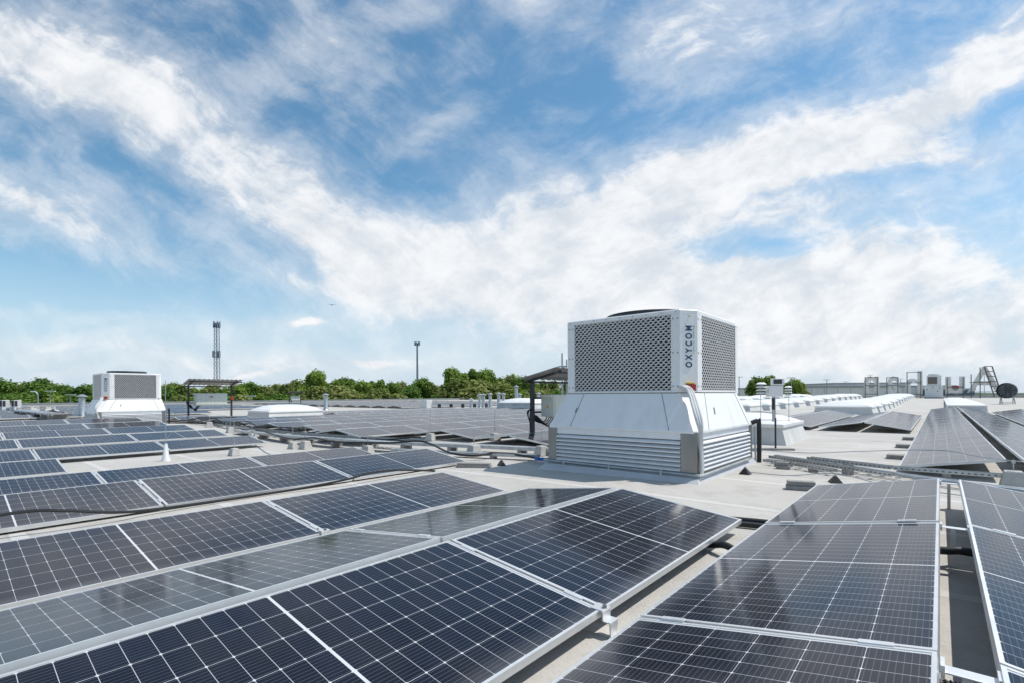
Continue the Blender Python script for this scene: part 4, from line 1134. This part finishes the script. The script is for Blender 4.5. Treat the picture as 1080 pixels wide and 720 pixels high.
lamp(779.5, 397, 130, 'thin lamp mast rising at the edge of the big cooling unit', 0); lamp(918, 395, 170, 'lamp mast standing behind the first back-to-front letter', 0); lamp(950, 399, 170, 'lamp mast seen between the second and third letters', 0); lamp(872, 400, 140, 'dark mast beside the beige hall', 0); lamp(892, 402, 170, 'thin lamp above the roof of the pale hall', 0); lamp(834.5, 398, 105, 'thin pole in front of the rounded single tree', 0); lamp(1038, 391, 190, 'lamp mast seen inside the capital letter frame', 0)

# bird
q = dp(350, 322, 60)
t = thing('bird', 'small dark bird gliding high above the slim mast', 'bird', q, 1.1)
b = MB()
b.rings([[(r_ * math.cos(a * .785), y, r_ * .9 * math.sin(a * .785)) for a in range(8)] for y, r_ in ((-.22, .02), (-.15, .05), (0, .07), (.12, .05), (.2, .035), (.26, .008))])
for s in (1, -1):
    b.rings([[(s * .03, -.08, .02), (s * .03, .09, .02), (s * .03, .09, .03), (s * .03, -.08, .03)], [(s * .24, -.06, .09), (s * .24, .10, .09), (s * .24, .10, .097), (s * .24, -.06, .097)], [(s * .46, -.08, .07), (s * .46, -.03, .07), (s * .46, -.03, .074), (s * .46, -.08, .074)]])
b.box(-.05, -.34, -.005, .05, -.2, .005)
b.build('body', M['bird'], t, 0, True)

# ------------------------------------------------------------------ sky
SUN = Vector((.38, .46, 1.0)).normalized()
el = math.asin(SUN.z); az = math.atan2(SUN.x, SUN.y)
w = bpy.data.worlds.new('World'); S.world = w; w.use_nodes = True
nt = w.node_tree; N, L = nt.nodes.new, nt.links.new
bg = nt.nodes['Background']; bg.inputs['Strength'].default_value = .1
sky = N('ShaderNodeTexSky'); sky.sky_type = 'NISHITA'; sky.sun_disc = False; sky.sun_elevation = el; sky.sun_rotation = az
sky.altitude = 50; sky.air_density = 1.0; sky.dust_density = .5; sky.ozone_density = 1.6
tc = N('ShaderNodeTexCoord')
def vm(op, a, c=None):
    q = N('ShaderNodeVectorMath'); q.operation = op
    for i, k in ((0, a), (1, c)):
        if k is None: continue
        if isinstance(k, (tuple, Vector)): q.inputs[i].default_value = k
        else: L(k, q.inputs[i])
    return q
def mt(op, a, c=None, d=None, clamp=False):
    q = N('ShaderNodeMath'); q.operation = op; q.use_clamp = clamp
    for i, k in enumerate((a, c, d)):
        if k is None: continue
        if isinstance(k, (int, float)): q.inputs[i].default_value = k
        else: L(k, q.inputs[i])
    return q.outputs[0]
def mr(x, a, c, t0=0.0, t1=1.0, smoothstep=True):
    q = N('ShaderNodeMapRange'); q.interpolation_type = 'SMOOTHSTEP' if smoothstep else 'LINEAR'
    q.inputs[1].default_value = a; q.inputs[2].default_value = c; q.inputs[3].default_value = t0; q.inputs[4].default_value = t1
    L(x, q.inputs[0]); return q.outputs[0]
D = tc.outputs['Generated']
fw = (-SY, CY, 0.0); rt = (CY, SY, 0.0)
df = mt('MAXIMUM', vm('DOT_PRODUCT', D, fw).outputs['Value'], .05)
dr = vm('DOT_PRODUCT', D, rt).outputs['Value']
spz = N('ShaderNodeSeparateXYZ'); L(D, spz.inputs[0]); dz = spz.outputs[2]
SC = F / 100                                            # sky chart: unit = one hundredth of the fixed bearing chart
cx = N('ShaderNodeCombineXYZ'); L(mt('MULTIPLY', mt('DIVIDE', dr, df), SC), cx.inputs[0]); L(mt('MULTIPLY', mt('DIVIDE', dz, df), SC), cx.inputs[1])
Q = cx.outputs[0]
def chart(u, v): return ((u - 540) / 100, (YH - v) / 100)
# warp
wn = N('ShaderNodeTexNoise'); wn.inputs['Scale'].default_value = .9; wn.inputs['Detail'].default_value = 5; L(Q, wn.inputs['Vector'])
wv = vm('SUBTRACT', wn.outputs['Color'], (.5, .5, .5)); ws = N('ShaderNodeVectorMath'); ws.operation = 'SCALE'; L(wv.outputs[0], ws.inputs[0]); ws.inputs['Scale'].default_value = .55
QW = vm('ADD', Q, ws.outputs[0]).outputs[0]
def lobe(u, v, ru, rv, ang, amp, soft=1.0):
    m = N('ShaderNodeMapping'); m.vector_type = 'TEXTURE'
    c = chart(u, v); m.inputs['Location'].default_value = (c[0], c[1], 0); m.inputs['Rotation'].default_value = (0, 0, R(-ang)); m.inputs['Scale'].default_value = (ru / 100, rv / 100, 1)
    L(QW, m.inputs['Vector'])
    l = vm('LENGTH', m.outputs[0]).outputs['Value']
    return mr(l, 0.0, 1.55, amp, 0.0)
LOBES = [(30, 50, 170, 66, 28, .66), (150, 105, 175, 60, 33, .72), (330, 215, 140, 60, 42, .42), (290, 72, 62, 30, -25, .50), (60, 222, 170, 44, 17, .95), (370, 260, 190, 56, 24, .50),
         (590, 240, 190, 70, -10, .70), (700, 185, 140, 52, -16, .40), (840, 165, 220, 54, -13, .70), (960, 130, 170, 50, -20, .60), (1050, 62, 110, 40, -32, .95), (725, 34, 85, 46, -24, .66), (590, 12, 75, 24, 0, .42), (420, 15, 110, 24, -18, .38),
         (900, 22, 150, 24, -14, .45), (930, 285, 400, 105, 0, .92), (640, 290, 330, 62, 0, .52), (640, 350, 460, 60, 0, .34), (950, 370, 330, 60, 0, .55), (200, 372, 280, 14, 3, .40), (470, 130, 60, 18, -28, .42), (284, 292, 50, 16, 22, .36), (1060, 168, 90, 12, -12, .45),
         (340, 302, 60, 12, 10, .34), (325, 339, 22, 6, -5, .75), (396, 381, 22, 4, 0, .7), (70, 386, 34, 6, 0, .7), (275, 391, 40, 4, -3, .6), (60, 328, 280, 10, 3, .32), (420, 380, 160, 10, -3, .25), (130, 350, 200, 8, -4, .25),
         (795, 262, 85, 16, 6, -.75), (740, 275, 40, 10, -10, -.4), (1035, 128, 70, 18, -14, -.75), (930, 192, 110, 13, -8, -.60), (820, 88, 90, 26, -20, -.30), (60, 290, 210, 34, 5, -.60), (625, 192, 26, 18, 60, -.5), (560, 90, 160, 60, 10, -.25), (190, 190, 130, 20, 27, -.40), (700, 120, 80, 20, -10, -.2), (430, 200, 60, 26, 20, -.25)]
acc = None
for lb in LOBES:
    o_ = lobe(*lb); acc = o_ if acc is None else mt('ADD', acc, o_)
# fibres and billows
def fib(ang, s, st, det, rough):
    m = N('ShaderNodeMapping'); m.vector_type = 'TEXTURE'; m.inputs['Rotation'].default_value = (0, 0, R(-ang)); m.inputs['Scale'].default_value = (st, 1, 1); L(QW, m.inputs['Vector'])
    n = N('ShaderNodeTexNoise'); n.inputs['Scale'].default_value = s; n.inputs['Detail'].default_value = det; n.inputs['Roughness'].default_value = rough; L(m.outputs[0], n.inputs['Vector'])
    return n.outputs['Fac']
sxm = N('ShaderNodeSeparateXYZ'); L(Q, sxm.inputs[0]); side = mr(sxm.outputs[0], -2.0, 1.5)
f1 = fib(33, 1.15, 3.6, 12, .66); f2 = fib(-17, 1.3, 3.0, 12, .66)
fm = N('ShaderNodeMix'); fm.data_type = 'FLOAT'; L(side, fm.inputs[0]); L(f1, fm.inputs[2]); L(f2, fm.inputs[3])
g1 = fib(38, 4.2, 4.2, 8, .62); g2 = fib(-20, 4.6, 3.2, 8, .62)
gm = N('ShaderNodeMix'); gm.data_type = 'FLOAT'; L(side, gm.inputs[0]); L(g1, gm.inputs[2]); L(g2, gm.inputs[3])
hz_ = fib(0, 1.6, 6.0, 10, .6)                                   # flat streaks low in the sky
f3 = fib(0, 1.9, 1.3, 13, .62)
lowm = mr(sxm.outputs[1], .3, 1.6)
big = N('ShaderNodeMix'); big.data_type = 'FLOAT'; L(lowm, big.inputs[0]); L(hz_, big.inputs[2]); L(fm.outputs[0], big.inputs[3])
nz_ = mt('ADD', mt('ADD', mt('MULTIPLY', mt('SUBTRACT', big.outputs[0], .5), 2.5), mt('MULTIPLY', mt('SUBTRACT', f3, .5), 1.35)), mt('MULTIPLY', mt('SUBTRACT', gm.outputs[0], .5), .75))
low = mr(sxm.outputs[1], .1, 1.3, .60, 1.0)
sig = mt('ADD', acc, mt('MULTIPLY', nz_, low))
core = mr(sig, .10, 1.12, 0.0, .95)                              # bodies
veil = mr(sig, -.45, .75, 0.0, .46)                             # thin veil round them
dens = mt('MAXIMUM', core, veil)
ccol = N('ShaderNodeMix'); ccol.data_type = 'RGBA'; L(mr(mt('ADD', mt('MULTIPLY', f3, .6), mt('MULTIPLY', gm.outputs[0], .4)), .36, .62), ccol.inputs[0]); ccol.inputs[6].default_value = (6.1, 6.5, 7.0, 1); ccol.inputs[7].default_value = (8.4, 8.45, 8.55, 1)
hs = N('ShaderNodeHueSaturation'); hs.inputs['Hue'].default_value = .485; hs.inputs['Saturation'].default_value = 1.18; hs.inputs['Value'].default_value = 1.22; L(sky.outputs[0], hs.inputs['Color'])
hzm = N('ShaderNodeMix'); hzm.data_type = 'RGBA'; L(mr(dz, -.02, .27, .95, 0.0), hzm.inputs[0]); L(hs.outputs[0], hzm.inputs[6]); hzm.inputs[7].default_value = (4.7, 6.0, 7.3, 1)
mxs = N('ShaderNodeMix'); mxs.data_type = 'RGBA'; L(dens, mxs.inputs[0]); L(hzm.outputs[2], mxs.inputs[6]); L(ccol.outputs[2], mxs.inputs[7])
L(mxs.outputs[2], bg.inputs['Color'])
w.cycles.sampling_method = 'MANUAL'; w.cycles.sample_map_resolution = 1024

sl = bpy.data.lights.new('sun', 'SUN'); sl.energy = 3.6; sl.angle = R(.53); sl.color = (1.0, .955, .89)
so = bpy.data.objects.new('sun', sl); C.objects.link(so)
so.rotation_euler = (-SUN).to_track_quat('-Z', 'Y').to_euler()

# ------------------------------------------------------------------ camera
cd = bpy.data.cameras.new('camera'); cam = bpy.data.objects.new('camera', cd); C.objects.link(cam)
cd.sensor_width = 36; cd.lens = F / 1080 * 36; cd.shift_y = (YH - 360) / 1080; cd.clip_start = .05; cd.clip_end = 9000
fwd = Vector((-SY, CY, 0)); right = Vector((CY, SY, 0)); up = Vector((0, 0, 1))
c_, s_ = math.cos(ROLL), math.sin(ROLL)
r2 = right * c_ - up * -s_ * -1 if False else right * c_ + up * s_
u2 = up * c_ - right * s_
cam.matrix_world = Matrix((r2, u2, -fwd)).transposed().to_4x4()
cam.location = (0, 0, CH)
S.camera = cam
vs = S.view_settings; vs.view_transform = 'Standard'; vs.look = 'None'; vs.exposure = 0.22; vs.gamma = 1; vs.use_curve_mapping = False
S.render.engine = 'CYCLES'
S.cycles.use_denoising = True
S.cycles.max_bounces = 6; S.cycles.diffuse_bounces = 3; S.cycles.glossy_bounces = 4
print('panels', PANELS)
